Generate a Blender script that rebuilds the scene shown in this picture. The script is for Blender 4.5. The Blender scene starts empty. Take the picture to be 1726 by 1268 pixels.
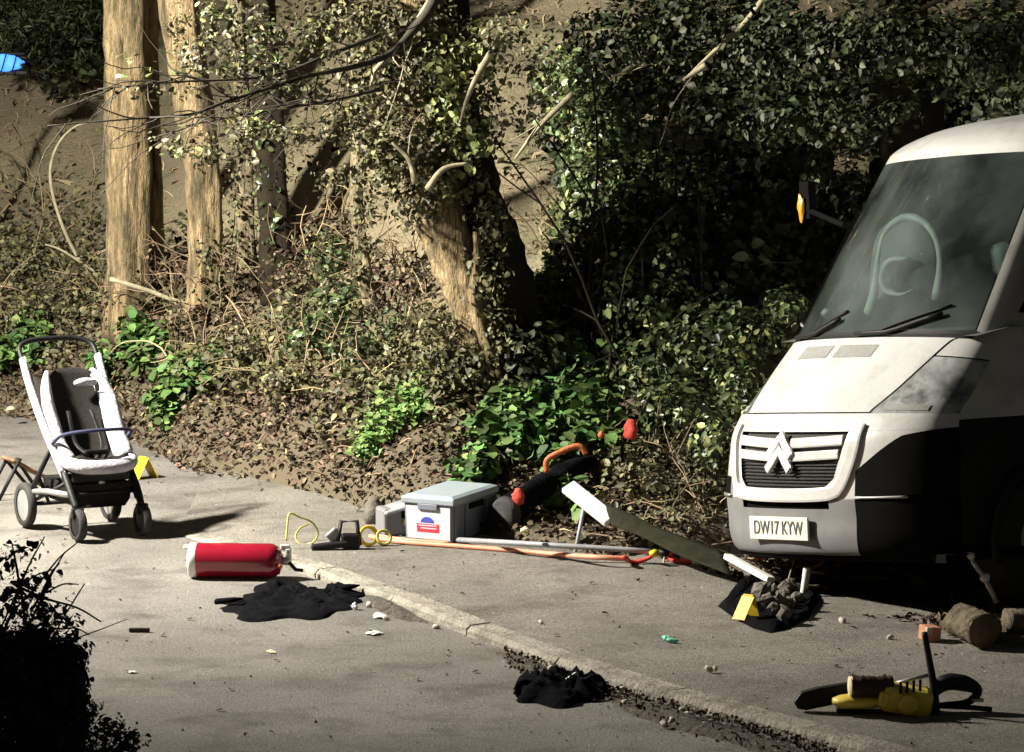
import bpy, math, random
import numpy as np
from mathutils import Vector, Matrix

# ---------------------------------------------------------------- camera, world, light, exposure
scene = bpy.context.scene
FOC, CAM_H, PITCH = 7040.0, 3.56, math.radians(6.7)        # focal length in photo pixels (1726 wide)
cam = bpy.data.cameras.new('camera'); cam.sensor_width = 36; cam.lens = FOC / 1726 * 36
cam.clip_start = 0.1; cam.clip_end = 500
camo = bpy.data.objects.new('camera', cam); scene.collection.objects.link(camo)
camo.location = (0, 0, CAM_H); camo.rotation_euler = (math.pi / 2 - PITCH, 0, 0)
scene.camera = camo

LAMP = Vector((-6.1, 21.9, 4.8))                            # street lamp head, left of the frame
LAMP_POWER = 3000
world = bpy.data.worlds.new('World'); scene.world = world; world.use_nodes = True
wn = world.node_tree
sky = wn.nodes.new('ShaderNodeTexSky'); sky.sky_type = 'NISHITA'; sky.sun_disc = False
sky.sun_elevation = math.radians(1.0); sky.sun_rotation = math.radians(-95)
bg = wn.nodes['Background']; bg.inputs['Strength'].default_value = 0.013
wn.links.new(sky.outputs[0], bg.inputs['Color'])
sun = bpy.data.lights.new('sun', 'SUN'); sun.energy = 0.01; sun.angle = math.radians(2); sun.color = (.8, .88, 1)
suno = bpy.data.objects.new('sun', sun); scene.collection.objects.link(suno)
suno.rotation_euler = (math.radians(50), 0, math.radians(-75))
vs = scene.view_settings
vs.view_transform = 'Standard'; vs.look = 'None'; vs.gamma = 1; vs.use_curve_mapping = False
vs.exposure = 1.95
cy_ = scene.cycles; cy_.max_bounces = 5; cy_.diffuse_bounces = 2; cy_.glossy_bounces = 2; cy_.transmission_bounces = 2; cy_.transparent_max_bounces = 8

rnd = random.Random(7); nr = np.random.default_rng(7)
TAU = math.tau

# ---------------------------------------------------------------- photo pixel -> place
FW = Vector((0, math.cos(PITCH), -math.sin(PITCH))); UP = Vector((0, math.sin(PITCH), math.cos(PITCH)))
CAMP = Vector((0, 0, CAM_H))
def ray(px, py): return FW + Vector((1, 0, 0)) * ((px - 863) / FOC) + UP * ((634 - py) / FOC)
def G(px, py, z=0.0):
    d = ray(px, py); return CAMP + d * ((z - CAM_H) / d.z)
def AT(px, py, Y):
    d = ray(px, py); return CAMP + d * (Y / d.y)

# ---------------------------------------------------------------- noise
def _h(i, j, s):
    n = (i * 374761393 + j * 668265263 + s * 974634541) & 0x7fffffff
    n = ((n ^ (n >> 13)) * 1274126177) & 0x7fffffff
    return ((n ^ (n >> 16)) & 0xffff) / 65535.0
def vn(x, y, s=0):
    x = np.asarray(x, float); y = np.asarray(y, float)
    i = np.floor(x).astype(np.int64); j = np.floor(y).astype(np.int64)
    fx = x - i; fy = y - j; fx = fx * fx * (3 - 2 * fx); fy = fy * fy * (3 - 2 * fy)
    return (_h(i, j, s) * (1 - fx) + _h(i + 1, j, s) * fx) * (1 - fy) + (_h(i, j + 1, s) * (1 - fx) + _h(i + 1, j + 1, s) * fx) * fy

# ---------------------------------------------------------------- mesh builder
class MB:
    def __init__(s): s.v = []; s.f = []
    def add(s, vs, fs):
        b = len(s.v); s.v += [tuple(p) for p in vs]; s.f += [tuple(i + b for i in f) for f in fs]; return s
    def box(s, c, size, R=None):
        c = Vector(c); h = Vector(size) * .5; vs = []
        for x in (-1, 1):
            for y in (-1, 1):
                for z in (-1, 1):
                    p = Vector((x * h.x, y * h.y, z * h.z)); vs.append(c + (R @ p if R else p))
        return s.add(vs, [(0, 1, 3, 2), (4, 6, 7, 5), (0, 4, 5, 1), (2, 3, 7, 6), (0, 2, 6, 4), (1, 5, 7, 3)])
    def tube(s, pts, r, n=8, caps=True, flat=1.0):
        pts = [Vector(p) for p in pts]; m = len(pts)
        if not hasattr(r, '__len__'): r = [r] * m
        nrm = None; vs = []
        for i, p in enumerate(pts):
            t = (pts[min(i + 1, m - 1)] - pts[max(i - 1, 0)]).normalized()
            if nrm is None:
                a = Vector((0, 0, 1)) if abs(t.z) < .9 else Vector((0, 1, 0)); nrm = t.cross(a).normalized()
            else:
                nrm = (nrm - t * nrm.dot(t))
                nrm = nrm.normalized() if nrm.length > 1e-6 else t.orthogonal().normalized()
            bi = t.cross(nrm)
            for k in range(n):
                a = TAU * k / n; vs.append(p + (nrm * math.cos(a) + bi * (math.sin(a) * flat)) * r[i])
        fs = [(i * n + k, i * n + (k + 1) % n, (i + 1) * n + (k + 1) % n, (i + 1) * n + k) for i in range(m - 1) for k in range(n)]
        if caps: fs += [tuple(range(n - 1, -1, -1)), tuple(range((m - 1) * n, m * n))]
        return s.add(vs, fs)
    def lathe(s, prof, M=None, n=24, cap=True):
        M = M or Matrix.Identity(4); vs = []
        for r, z in prof:
            for k in range(n):
                a = TAU * k / n; vs.append(M @ Vector((r * math.cos(a), r * math.sin(a), z)))
        m = len(prof)
        fs = [(i * n + k, i * n + (k + 1) % n, (i + 1) * n + (k + 1) % n, (i + 1) * n + k) for i in range(m - 1) for k in range(n)]
        if cap: fs += [tuple(range(n - 1, -1, -1)), tuple(range((m - 1) * n, m * n))]
        return s.add(vs, fs)
    def grid(s, P, closed=False):
        a = len(P); b = len(P[0]); vs = [p for row in P for p in row]
        fs = [(i * b + j, i * b + (j + 1) % b, (i + 1) * b + (j + 1) % b, (i + 1) * b + j) for i in range(a - 1) for j in range(b if closed else b - 1)]
        return s.add(vs, fs)
    def lump(s, c, rad, n=8, m=12, k=.25, seed=0, R=None):
        c = Vector(c); rr = random.Random(seed); ph = [rr.uniform(0, 6) for _ in range(6)]; vs = []
        for i in range(n + 1):
            t = math.pi * i / n
            for j in range(m):
                a = TAU * j / m; d = Vector((math.sin(t) * math.cos(a), math.sin(t) * math.sin(a), math.cos(t)))
                q = 1 + k * (math.sin(3 * d.x + ph[0] + 2 * d.y) * .5 + math.sin(5 * d.y + ph[1] + 3 * d.z) * .35 + math.sin(7 * d.z + ph[2] + 5 * d.x) * .3)
                p = Vector((d.x * rad[0], d.y * rad[1], d.z * rad[2])) * q; vs.append(c + (R @ p if R else p))
        fs = [(i * m + j, i * m + (j + 1) % m, (i + 1) * m + (j + 1) % m, (i + 1) * m + j) for i in range(n) for j in range(m)]
        return s.add(vs, [f[::-1] for f in fs])
    def prism(s, poly, M, h):
        n = len(poly); vs = [M @ Vector((x, y, 0)) for x, y in poly] + [M @ Vector((x, y, h)) for x, y in poly]
        return s.add(vs, [tuple(range(n - 1, -1, -1)), tuple(range(n, 2 * n))] + [(i, (i + 1) % n, (i + 1) % n + n, i + n) for i in range(n)])
    def build(s, name, mat, parent=None, smooth=True, bevel=0, sub=0, solid=0):
        me = bpy.data.meshes.new(name); me.from_pydata(s.v, [], s.f); me.update()
        return link(name, me, mat, parent, smooth, bevel, sub, solid)
def link(name, me, mat, parent=None, smooth=True, bevel=0, sub=0, solid=0):
    if mat: me.materials.append(mat)
    if smooth: me.polygons.foreach_set('use_smooth', [True] * len(me.polygons))
    o = bpy.data.objects.new(name, me); scene.collection.objects.link(o)
    if parent: o.parent = parent
    if solid: m = o.modifiers.new('thick', 'SOLIDIFY'); m.thickness = solid; m.offset = -1
    if bevel: m = o.modifiers.new('bevel', 'BEVEL'); m.width = bevel; m.segments = 2; m.limit_method = 'ANGLE'; m.angle_limit = math.radians(35)
    if sub: m = o.modifiers.new('sub', 'SUBSURF'); m.levels = sub; m.render_levels = sub
    return o
def tag(o, label=None, cat=None, group=None, kind=None):
    if label: o['label'] = label
    if cat: o['category'] = cat
    if group: o['group'] = group
    if kind: o['kind'] = kind
    return o
def thing(name, label, cat, loc=(0, 0, 0), rz=0, group=None):
    o = bpy.data.objects.new(name, None); o.empty_display_size = .1; scene.collection.objects.link(o)
    o.location = loc; o.rotation_euler = (0, 0, rz); return tag(o, label, cat, group)
def catmull(pts, k=6):
    pts = [Vector(p) for p in pts]; q = [pts[0] * 2 - pts[1]] + pts + [pts[-1] * 2 - pts[-2]]; out = []
    for i in range(1, len(q) - 2):
        a, b, c, d = q[i - 1:i + 3]
        for j in range(k):
            t = j / k; out.append(.5 * ((2 * b) + (c - a) * t + (2 * a - 5 * b + 4 * c - d) * t * t + (3 * b - a - 3 * c + d) * t ** 3))
    return out + [pts[-1]]
def lerplist(r, n):
    return list(np.interp(np.linspace(0, 1, n), np.linspace(0, 1, len(r)), r))

# ---------------------------------------------------------------- materials
def mat(name, c1, c2=None, scale=6.0, rough=.7, bump=0.0, bscale=None, metal=0.0, island=0.0, spec=.5, c3=None, coat=0.0, sheen=0.0, trans=0.0, dirt=None, stretch=None, speck=0.0, bdist=.02, spscale=55.0):
    m = bpy.data.materials.new(name); m.use_nodes = True; nt = m.node_tree; N = nt.nodes; L = nt.links
    b = N['Principled BSDF']; b.inputs['Roughness'].default_value = rough; b.inputs['Metallic'].default_value = metal
    b.inputs['Specular IOR Level'].default_value = spec; b.inputs['Coat Weight'].default_value = coat; b.inputs['Coat Roughness'].default_value = .08
    tc = N.new('ShaderNodeTexCoord'); vec = tc.outputs['Object']
    if stretch:
        mp = N.new('ShaderNodeMapping'); mp.inputs['Scale'].default_value = stretch; L.new(vec, mp.inputs['Vector']); vec = mp.outputs[0]
    def noise(sc, det=5.0, ro=.6):
        n = N.new('ShaderNodeTexNoise'); n.inputs['Scale'].default_value = sc; n.inputs['Detail'].default_value = det
        n.inputs['Roughness'].default_value = ro; L.new(vec, n.inputs['Vector']); return n.outputs['Fac']
    col = None
    if c2 is None: c2 = tuple(x * .75 for x in c1)
    r = N.new('ShaderNodeValToRGB'); e = r.color_ramp.elements
    e[0].position = .35; e[1].position = .65; e[0].color = (*c1, 1); e[1].color = (*c2, 1)
    if c3: q = e.new(.8); q.color = (*c3, 1)
    if island:
        g0 = N.new('ShaderNodeNewGeometry'); k0 = N.new('ShaderNodeMath'); k0.operation = 'MULTIPLY'; k0.inputs[1].default_value = 13.7; L.new(g0.outputs['Random Per Island'], k0.inputs[0])
        k1 = N.new('ShaderNodeMath'); k1.operation = 'FRACT'; L.new(k0.outputs[0], k1.inputs[0]); L.new(k1.outputs[0], r.inputs['Fac']); col = r.outputs['Color']; trans = 0
    else: L.new(noise(scale), r.inputs['Fac']); col = r.outputs['Color']
    if island:
        g = N.new('ShaderNodeNewGeometry'); h = N.new('ShaderNodeHueSaturation')
        mr = N.new('ShaderNodeMapRange'); mr.inputs['To Min'].default_value = 1 - island; mr.inputs['To Max'].default_value = 1 + island
        L.new(g.outputs['Random Per Island'], mr.inputs['Value']); L.new(mr.outputs[0], h.inputs['Value'])
        m2 = N.new('ShaderNodeMath'); m2.operation = 'MULTIPLY'; m2.inputs[1].default_value = 7.31; L.new(g.outputs['Random Per Island'], m2.inputs[0])
        m3 = N.new('ShaderNodeMath'); m3.operation = 'FRACT'; L.new(m2.outputs[0], m3.inputs[0])
        mr2 = N.new('ShaderNodeMapRange'); mr2.inputs['To Min'].default_value = .5 - .06 * island; mr2.inputs['To Max'].default_value = .5 + .05 * island
        L.new(m3.outputs[0], mr2.inputs['Value']); L.new(mr2.outputs[0], h.inputs['Hue'])
        L.new(col, h.inputs['Color']); col = h.outputs['Color']
    if dirt:
        mx = N.new('ShaderNodeMix'); mx.data_type = 'RGBA'; rr = N.new('ShaderNodeValToRGB')
        rr.color_ramp.elements[0].position = dirt[2]; rr.color_ramp.elements[1].position = dirt[2] + .22
        L.new(noise(dirt[1], 7, .65), rr.inputs['Fac']); L.new(rr.outputs['Color'], mx.inputs[0]); L.new(col, mx.inputs[6])
        mx.inputs[7].default_value = (*dirt[0], 1); col = mx.outputs[2]
    if speck:
        sp = N.new('ShaderNodeMapRange'); sp.inputs['From Min'].default_value = .3; sp.inputs['From Max'].default_value = .7
        sp.inputs['To Min'].default_value = 1 - speck; sp.inputs['To Max'].default_value = 1 + speck; L.new(noise(spscale, 4, .85), sp.inputs['Value'])
        hv = N.new('ShaderNodeHueSaturation'); L.new(col, hv.inputs['Color']); L.new(sp.outputs[0], hv.inputs['Value']); col = hv.outputs['Color']
    L.new(col, b.inputs['Base Color'])
    if bump:
        bn = N.new('ShaderNodeBump'); bn.inputs['Strength'].default_value = bump; bn.inputs['Distance'].default_value = bdist
        L.new(noise(bscale or scale * 4, 6, .65), bn.inputs['Height']); L.new(bn.outputs[0], b.inputs['Normal'])
    if trans:
        t = N.new('ShaderNodeBsdfTranslucent'); L.new(col, t.inputs['Color']); ms = N.new('ShaderNodeMixShader'); ms.inputs[0].default_value = trans
        L.new(b.outputs[0], ms.inputs[1]); L.new(t.outputs[0], ms.inputs[2]); L.new(ms.outputs[0], N['Material Output'].inputs['Surface'])
    return m
def emit(name, col, s):
    m = mat(name, col); b = m.node_tree.nodes['Principled BSDF']
    b.inputs['Emission Color'].default_value = (*col, 1); b.inputs['Emission Strength'].default_value = s; return m
def glass(name, tint, gl=.05):
    m = bpy.data.materials.new(name); m.use_nodes = True; nt = m.node_tree; N = nt.nodes; L = nt.links
    t = N.new('ShaderNodeBsdfTransparent'); t.inputs['Color'].default_value = (*tint, 1)
    g = N.new('ShaderNodeBsdfGlossy'); g.inputs['Roughness'].default_value = .04
    d = N.new('ShaderNodeBsdfDiffuse'); d.inputs['Color'].default_value = (.26, .31, .30, 1)       # dust film, its pale green also standing in for haze
    tc = N.new('ShaderNodeTexCoord'); no = N.new('ShaderNodeTexNoise'); no.inputs['Scale'].default_value = 1.6; no.inputs['Detail'].default_value = 10
    L.new(tc.outputs['Object'], no.inputs['Vector'])
    mr = N.new('ShaderNodeMapRange'); mr.inputs['From Min'].default_value = .35; mr.inputs['From Max'].default_value = .75
    mr.inputs['To Min'].default_value = .02; mr.inputs['To Max'].default_value = gl; L.new(no.outputs['Fac'], mr.inputs['Value'])
    m1 = N.new('ShaderNodeMixShader'); L.new(mr.outputs[0], m1.inputs[0]); L.new(t.outputs[0], m1.inputs[1]); L.new(d.outputs[0], m1.inputs[2])
    f = N.new('ShaderNodeFresnel'); f.inputs['IOR'].default_value = 1.5
    m2 = N.new('ShaderNodeMixShader'); L.new(f.outputs[0], m2.inputs[0]); L.new(m1.outputs[0], m2.inputs[1]); L.new(g.outputs[0], m2.inputs[2])
    L.new(m2.outputs[0], N['Material Output'].inputs['Surface']); return m

M = {}
M['asphalt'] = mat('asphalt', (.27, .255, .228), (.19, .178, .158), 1.1, .9, .9, 90, dirt=((.10, .09, .077), 2.3, .49), speck=.6, bdist=.03)
M['pavement'] = mat('pavement_tarmac', (.265, .246, .212), (.19, .175, .15), 1.3, .9, .9, 95, dirt=((.115, .10, .082), 2.1, .5), speck=.6, bdist=.03)
M['kerb'] = mat('kerb_concrete', (.345, .318, .265), (.26, .24, .2), 9, .9, .7, 40, dirt=((.14, .125, .10), 4.5, .46), speck=.5, bdist=.04)
M['soil'] = mat('bank_soil', (.255, .215, .135), (.205, .175, .105), 2.2, .95, 1.0, 30, c3=(.18, .165, .09), dirt=((.14, .14, .075), 1.1, .52), speck=.5)
M['dirt'] = mat('gutter_dirt', (.075, .065, .05), (.13, .112, .088), 16, .95, 1.0, 30, bdist=.06, speck=.6)
M['grit'] = mat('road_grit', (.40, .37, .31), (.05, .045, .04), 3, .85, island=.6)
M['litter'] = mat('dead_leaves', (.14, .108, .07), (.058, .044, .027), 3, .8, island=.75, spec=.2)
M['bark'] = mat('tan_bark', (.41, .30, .165), (.22, .16, .085), 9, .95, 1.0, 7, dirt=((.07, .06, .03), 5, .41), stretch=(2.4, 2.4, .45), speck=.6, bdist=.09, spscale=22)
M['bark2'] = mat('grey_bark', (.40, .33, .215), (.22, .18, .11), 9, .95, 1.0, 7, dirt=((.055, .05, .026), 5, .40), stretch=(2.4, 2.4, .45), speck=.6, bdist=.09, spscale=22)
M['barkd'] = mat('dark_bark', (.028, .022, .014), (.016, .013, .008), 7, .95, .8, 20, spec=.2)
M['twig'] = mat('pale_twig', (.36, .33, .22), (.22, .19, .12), 12, .8)
M['twigd'] = mat('dark_twig', (.03, .025, .018), (.05, .04, .028), 12, .85)
M['drystem'] = mat('dry_stem', (.33, .255, .15), (.2, .15, .085), 8, .8, island=.5)
M['ivy'] = mat('ivy_leaf', (.09, .12, .045), (.036, .054, .021), 4, .4, island=.75, spec=.5)
M['ivyp'] = mat('pale_ivy_leaf', (.25, .29, .11), (.15, .18, .065), 4, .4, island=.6, spec=.6, trans=.1)
M['yew'] = mat('dark_evergreen_leaf', (.045, .056, .023), (.02, .026, .012), 4, .55, island=.75, spec=.3)
M['olive'] = mat('olive_leaf', (.125, .12, .05), (.055, .056, .024), 4, .6, island=.6, trans=.1)
M['green'] = mat('fresh_green_leaf', (.105, .19, .05), (.05, .10, .028), 4, .6, island=.6, spec=.3)
M['moss'] = mat('moss_leaf', (.15, .26, .06), (.09, .17, .04), 5, .6, island=.4, trans=.15)
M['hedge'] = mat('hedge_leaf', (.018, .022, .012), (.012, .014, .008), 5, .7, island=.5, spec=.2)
M['white'] = mat('white_paint', (.56, .56, .55), (.5, .5, .49), 3, .34, coat=.4, dirt=((.36, .345, .31), 4, .53), speck=.08)
M['plastic'] = mat('grey_plastic', (.19, .19, .195), (.16, .16, .165), 8, .55, .1, 200)
M['midgrey'] = mat('mid_grey', (.27, .27, .26), (.22, .22, .21), 30, .6, .3, 120)
M['black'] = mat('black_plastic', (.005, .005, .006), (.008, .008, .008), 10, .55, .15, 90, spec=.3)
M['gap'] = mat('dark_cavity', (.004, .004, .004), (.006, .006, .006), 5, .9, spec=.05)
M['mesh'] = mat('grille_mesh_black', (.035, .035, .036), (.02, .02, .02), 60, .6, .6, 160)
M['chrome'] = mat('bright_metal', (.8, .8, .8), (.72, .72, .73), 9, .4, metal=.35)
M['silver'] = mat('dull_silver', (.5, .5, .49), (.4, .4, .39), 12, .4, metal=.7)
M['rubber'] = mat('tyre_rubber', (.018, .018, .018), (.025, .024, .022), 12, .8, .3, 80)
M['glass'] = glass('windscreen_glass', (.56, .66, .63), .33)
M['lamp_lens'] = mat('headlight_lens', (.46, .47, .48), (.2, .21, .21), 6, .12, coat=1, dirt=((.05, .05, .045), 7, .47))  # dark blotches paint the foliage reflected in the lens
M['dash'] = mat('dashboard_grey', (.10, .11, .105), (.07, .075, .07), 6, .7)
M['pale'] = mat('pale_trim', (.34, .35, .33), (.18, .19, .18), 9, .6)
M['plate'] = mat('plate_white', (.68, .67, .6), (.6, .58, .5), 15, .4)
M['ink'] = mat('plate_ink', (.07, .07, .075), (.1, .1, .1), 15, .5)
M['orange_lens'] = mat('indicator_lens', (.75, .33, .03), (.6, .24, .02), 20, .3, coat=.6)
M['pad'] = mat('white_padded_fabric', (.50, .495, .54), (.40, .395, .44), 9, .85, .6, 30, spec=.2, dirt=((.27, .26, .27), 8, .55), bdist=.03)
M['netting'] = mat('dark_mesh_fabric', (.028, .025, .023), (.017, .016, .015), 60, .95, .4, 220, spec=.1)
M['red'] = mat('red_gloss_paint', (.29, .008, .026), (.23, .006, .02), 6, .22, coat=.8)
M['redm'] = mat('red_strap', (.55, .05, .03), (.42, .04, .025), 15, .7, .3, 80)
M['orange'] = mat('orange_plastic', (.55, .15, .04), (.42, .1, .03), 15, .6, .3, 60)
M['salmon'] = mat('salmon_hose', (.62, .27, .17), (.55, .22, .13), 14, .55)
M['bluegrey'] = mat('blue_grey_tube', (.30, .31, .33), (.2, .21, .23), 10, .5)
M['yellow'] = mat('yellow_plastic', (.75, .55, .02), (.68, .47, .015), 14, .45)
M['yellow2'] = mat('worn_yellow_casing', (.80, .66, .10), (.66, .5, .05), 16, .4, .2, 50, dirt=((.35, .24, .04), 14, .62))
M['palehose'] = mat('pale_yellow_hose', (.55, .48, .14), (.45, .38, .1), 14, .5)
M['boxgrey'] = mat('crate_grey', (.17, .195, .245), (.15, .17, .21), 6, .5, .15, 90)
M['lid'] = mat('crate_lid', (.30, .355, .40), (.27, .32, .36), 6, .45)
M['label'] = mat('paper_label', (.55, .55, .62), (.5, .5, .57), 6, .6)
M['blueink'] = mat('blue_print', (.05, .07, .42), (.04, .06, .36), 30, .6)
M['redink'] = mat('red_print', (.6, .03, .06), (.52, .02, .05), 30, .6)
M['cloth'] = mat('black_cloth', (.003, .003, .004), (.007, .007, .009), 9, .95, .5, 40, spec=.03)
M['band'] = mat('dark_green_band', (.026, .026, .015), (.016, .016, .01), 12, .95, .4, 70, spec=.1, speck=.3)
M['scrap'] = mat('white_scrap', (.78, .78, .76), (.68, .68, .66), 20, .6)
M['stone'] = mat('pale_stone', (.55, .52, .44), (.4, .37, .31), 30, .8, .3, 60)
M['rubble'] = mat('grey_rubble', (.17, .155, .125), (.1, .09, .075), 16, .9, .6, 50)
M['teal'] = mat('teal_plastic', (.17, .55, .42), (.12, .45, .34), 20, .5)
M['logbark'] = mat('log_bark', (.22, .175, .115), (.085, .068, .043), 14, .95, 1.0, 18, bdist=.06, speck=.5)
M['logend'] = mat('cut_wood', (.16, .1, .06), (.1, .065, .04), 30, .8)
M['brownwood'] = mat('brown_bark_block', (.075, .04, .025), (.05, .028, .018), 14, .85, .5, 40)
M['cream'] = mat('cream_cut_wood', (.72, .64, .4), (.62, .54, .32), 20, .7)
M['brick'] = mat('worn_brick', (.5, .23, .13), (.4, .18, .1), 25, .85, .3, 60)
M['rust'] = mat('rusty_brown', (.22, .11, .055), (.12, .065, .035), 18, .8, .4, 50)
M['denim'] = mat('navy_fabric', (.03, .035, .09), (.02, .022, .06), 12, .9)
M['galv'] = mat('galvanised_steel', (.3, .31, .32), (.24, .25, .26), 14, .5, metal=.6)
M['lamp_on'] = emit('lamp_panel_glow', (1, .9, .72), 18)
M['bluelamp'] = emit('blue_beacon_glow', (.05, .22, .95), .55)

# ---------------------------------------------------------------- terrain
EDGE_PX = [(-700, 640), (-300, 660), (0, 698), (120, 720), (230, 745), (310, 788), (400, 806), (480, 832), (560, 856), (640, 884), (740, 908), (830, 922), (960, 944), (1100, 976), (1210, 1014), (1310, 1044), (1500, 1064), (1726, 1118), (2100, 1180)]
_e = [G(*p) for p in EDGE_PX]; EX = np.array([p.x for p in _e]); EY = np.array([p.y for p in _e])
_s = [(p.x, p.y) for p, q in zip(_e, EDGE_PX) if q[0] <= 740] + [(.2, 22.55), (.9, 22.05), (1.5, 22.3), (2.6, 22.95), (4, 23.75), (8, 26)]
SX = np.array([p[0] for p in _s]); SY = np.array([p[1] for p in _s])
VAN_T = math.radians(60); VAN_R = math.radians(6.5)
V_BACK = Vector((math.sin(VAN_T), math.cos(VAN_T), 0)); V_LAT0 = Vector((math.cos(VAN_T), -math.sin(VAN_T), 0))
V_LAT = V_LAT0 * math.cos(VAN_R) + Vector((0, 0, math.sin(VAN_R))); V_UP = Vector((0, 0, math.cos(VAN_R))) - V_LAT0 * math.sin(VAN_R)
V_O = Vector((1.37, 20.46, -.06))
def sstep(a, b, x):
    t = np.clip((x - a) / (b - a), 0, 1); return t * t * (3 - 2 * t)
def height(x, y):
    x = np.asarray(x, float); y = np.asarray(y, float)
    s = y - np.interp(x, EX, EY); s2 = y - np.interp(x, SX, SY)
    n = (vn(x * 2.1, y * 2.1, 1) - .5) * .12 + (vn(x * 6, y * 6, 2) - .5) * .05
    h = np.clip(s, -1, .35) * .10 - .02 + n * sstep(-.3, .8, s)
    h = h + np.where(s2 > 0, .34 * s2 + .045 * np.clip(s2 - 2.5, 0, 99) ** 1.4, 0) + (vn(x * .7, y * .7, 3) - .5) * .35 * sstep(1.0, 4, s2)
    h = np.where(s < -.02, -.03 - .3 * np.clip(-s - .02, 0, 1), np.maximum(h, -.03) + .075 * sstep(0, .15, s) * sstep(-1.9, -1.1, x))
    u = (x - V_O.x) * V_BACK.x + (y - V_O.y) * V_BACK.y; l = (x - V_O.x) * V_LAT0.x + (y - V_O.y) * V_LAT0.y
    m = sstep(-.5, .3, u) * (1 - sstep(5.6, 6.5, u)) * (1 - sstep(1.15, 1.7, np.abs(l)))
    m = m * sstep(-.05, .1, s)
    h = h * (1 - m) + (V_O.z + l * math.tan(VAN_R) - .004) * m
    return h
def hz(x, y): return float(height(np.array([x]), np.array([y]))[0])
def hit(px, py, y0=19.0, y1=60.0):
    d = ray(px, py); Y = np.linspace(y0, y1, 1600); X = d.x / d.y * Y; Z = CAM_H + d.z / d.y * Y
    g = np.maximum(height(X, Y), 0); k = np.argmax(Z <= g)
    return Vector((X[k], Y[k], g[k]))
def spot(px, py):
    p = G(px, py); z = max(hz(p.x, p.y), pave_z(p.x, p.y)); q = G(px, py, z)
    return q
# pavement height: raised behind the kerb, dying away to the left
KERB_PX = [(300, 896), (420, 930), (530, 966), (640, 1003), (760, 1053), (880, 1096), (1000, 1141), (1090, 1168), (1200, 1197), (1310, 1228), (1420, 1258), (1600, 1310), (1900, 1400), (2300, 1530)]
KW = [G(*p) for p in KERB_PX]; KX = np.array([p.x for p in KW]); KY = np.array([p.y for p in KW])
def pave_lift(x): return .006 + .044 * sstep(-1.95, -1.1, np.asarray(x, float))
def pave_z(x, y):
    if x < KX[0] or y < np.interp(x, KX, KY): return 0.0
    return float(pave_lift(x)) - .004

# road: one large sheet
mb = MB(); mb.add([(-80, -20, 0), (80, -20, 0), (80, 90, 0), (-80, 90, 0)], [(0, 1, 2, 3)])
tag(mb.build('road', M['asphalt'], smooth=False), kind='structure')
# pavement sheet between kerb and bank
mb = MB(); P = []
for x in np.linspace(KX[0], KX[-1], 90):
    a = np.interp(x, KX, KY) + .06; b = max(a + .2, np.interp(x, EX, EY) + .6)
    P.append([(x, a + (b - a) * t, float(pave_lift(x)) - .004 + (0 if t > .001 else -.0)) for t in np.linspace(0, 1, 12)])
mb.grid([list(r) for r in zip(*P)])
pav = tag(mb.build('pavement', M['pavement']), kind='structure')
# the pavement's left end slopes down to the road
# kerb stones, each its own piece
kerb = thing('kerb', None, None); tag(kerb, kind='structure')
pts = []
for i in range(len(KW) - 1):
    L = (KW[i + 1] - KW[i]).length; n = max(2, int(L / .05))
    pts += [KW[i].lerp(KW[i + 1], k / n) for k in range(n)]
acc = 0; seg = [pts[0]]; stones = []
for a, b in zip(pts, pts[1:]):
    acc += (b - a).length; seg.append(b)
    if acc > .88: stones.append(seg); seg = [b]; acc = 0
for si, sg in enumerate(stones):
    a, b = sg[0], sg[-1]; d = (b - a).normalized(); nrm = Vector((-d.y, d.x, 0)); a = a + d * .006; b = b - d * .006
    mb = MB(); prof = [(0, -.1), (0.004, 0), (.022, .0), (.13, .0), (.135, -.1)]
    z0 = rnd.uniform(-.004, .004); off = rnd.uniform(-.006, .006); P = []
    for p in (a, a.lerp(b, .33), a.lerp(b, .66), b):
        zt = float(pave_lift(p.x)) + z0; row = []
        for k, (o, z) in enumerate([(-.07, -.1), (-.066, zt - .022), (-.045, zt), (.062, zt + .003), (.066, -.1)]):
            q = p + nrm * (o + off); row.append((q.x, q.y, z if z < -.05 else z + rnd.uniform(-.003, .003)))
        P.append(row)
    mb.grid(P); n = len(P[0]); k = len(mb.v)
    mb.f += [tuple(range(n)), tuple(range(k - 1, k - n - 1, -1))]
    mb.build('kerb_stone', M['kerb'], kerb, smooth=False)

# bank and hillside
xs = np.concatenate([np.linspace(-16, -5, 40), np.linspace(-4.9, 4.9, 150), np.linspace(5.1, 14, 30)])
ys = np.concatenate([np.linspace(18.6, 30, 190), np.linspace(30.2, 60, 70)])
XX, YY = np.meshgrid(xs, ys); ZZ = height(XX, YY)
S = YY - np.interp(XX, EX, EY)
mb = MB(); keep = {}
nx, ny = len(xs), len(ys)
ok = S > -.7
idx = -np.ones((ny, nx), int); vs_ = []
for j in range(ny):
    for i in range(nx):
        if ok[j, i]: idx[j, i] = len(vs_); vs_.append((xs[i], ys[j], float(ZZ[j, i])))
fs_ = [(idx[j, i], idx[j, i + 1], idx[j + 1, i + 1], idx[j + 1, i]) for j in range(ny - 1) for i in range(nx - 1) if ok[j, i] and ok[j, i + 1] and ok[j + 1, i] and ok[j + 1, i + 1]]
mb.v = vs_; mb.f = [tuple(int(k) for k in f) for f in fs_]
tag(mb.build('bank', M['soil']), kind='structure')
_nt = M['soil'].node_tree; _b = _nt.nodes['Principled BSDF']; _src = _b.inputs['Base Color'].links[0].from_socket
_tc = _nt.nodes.new('ShaderNodeTexCoord'); _sx = _nt.nodes.new('ShaderNodeSeparateXYZ'); _nt.links.new(_tc.outputs['Object'], _sx.inputs[0])
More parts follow.
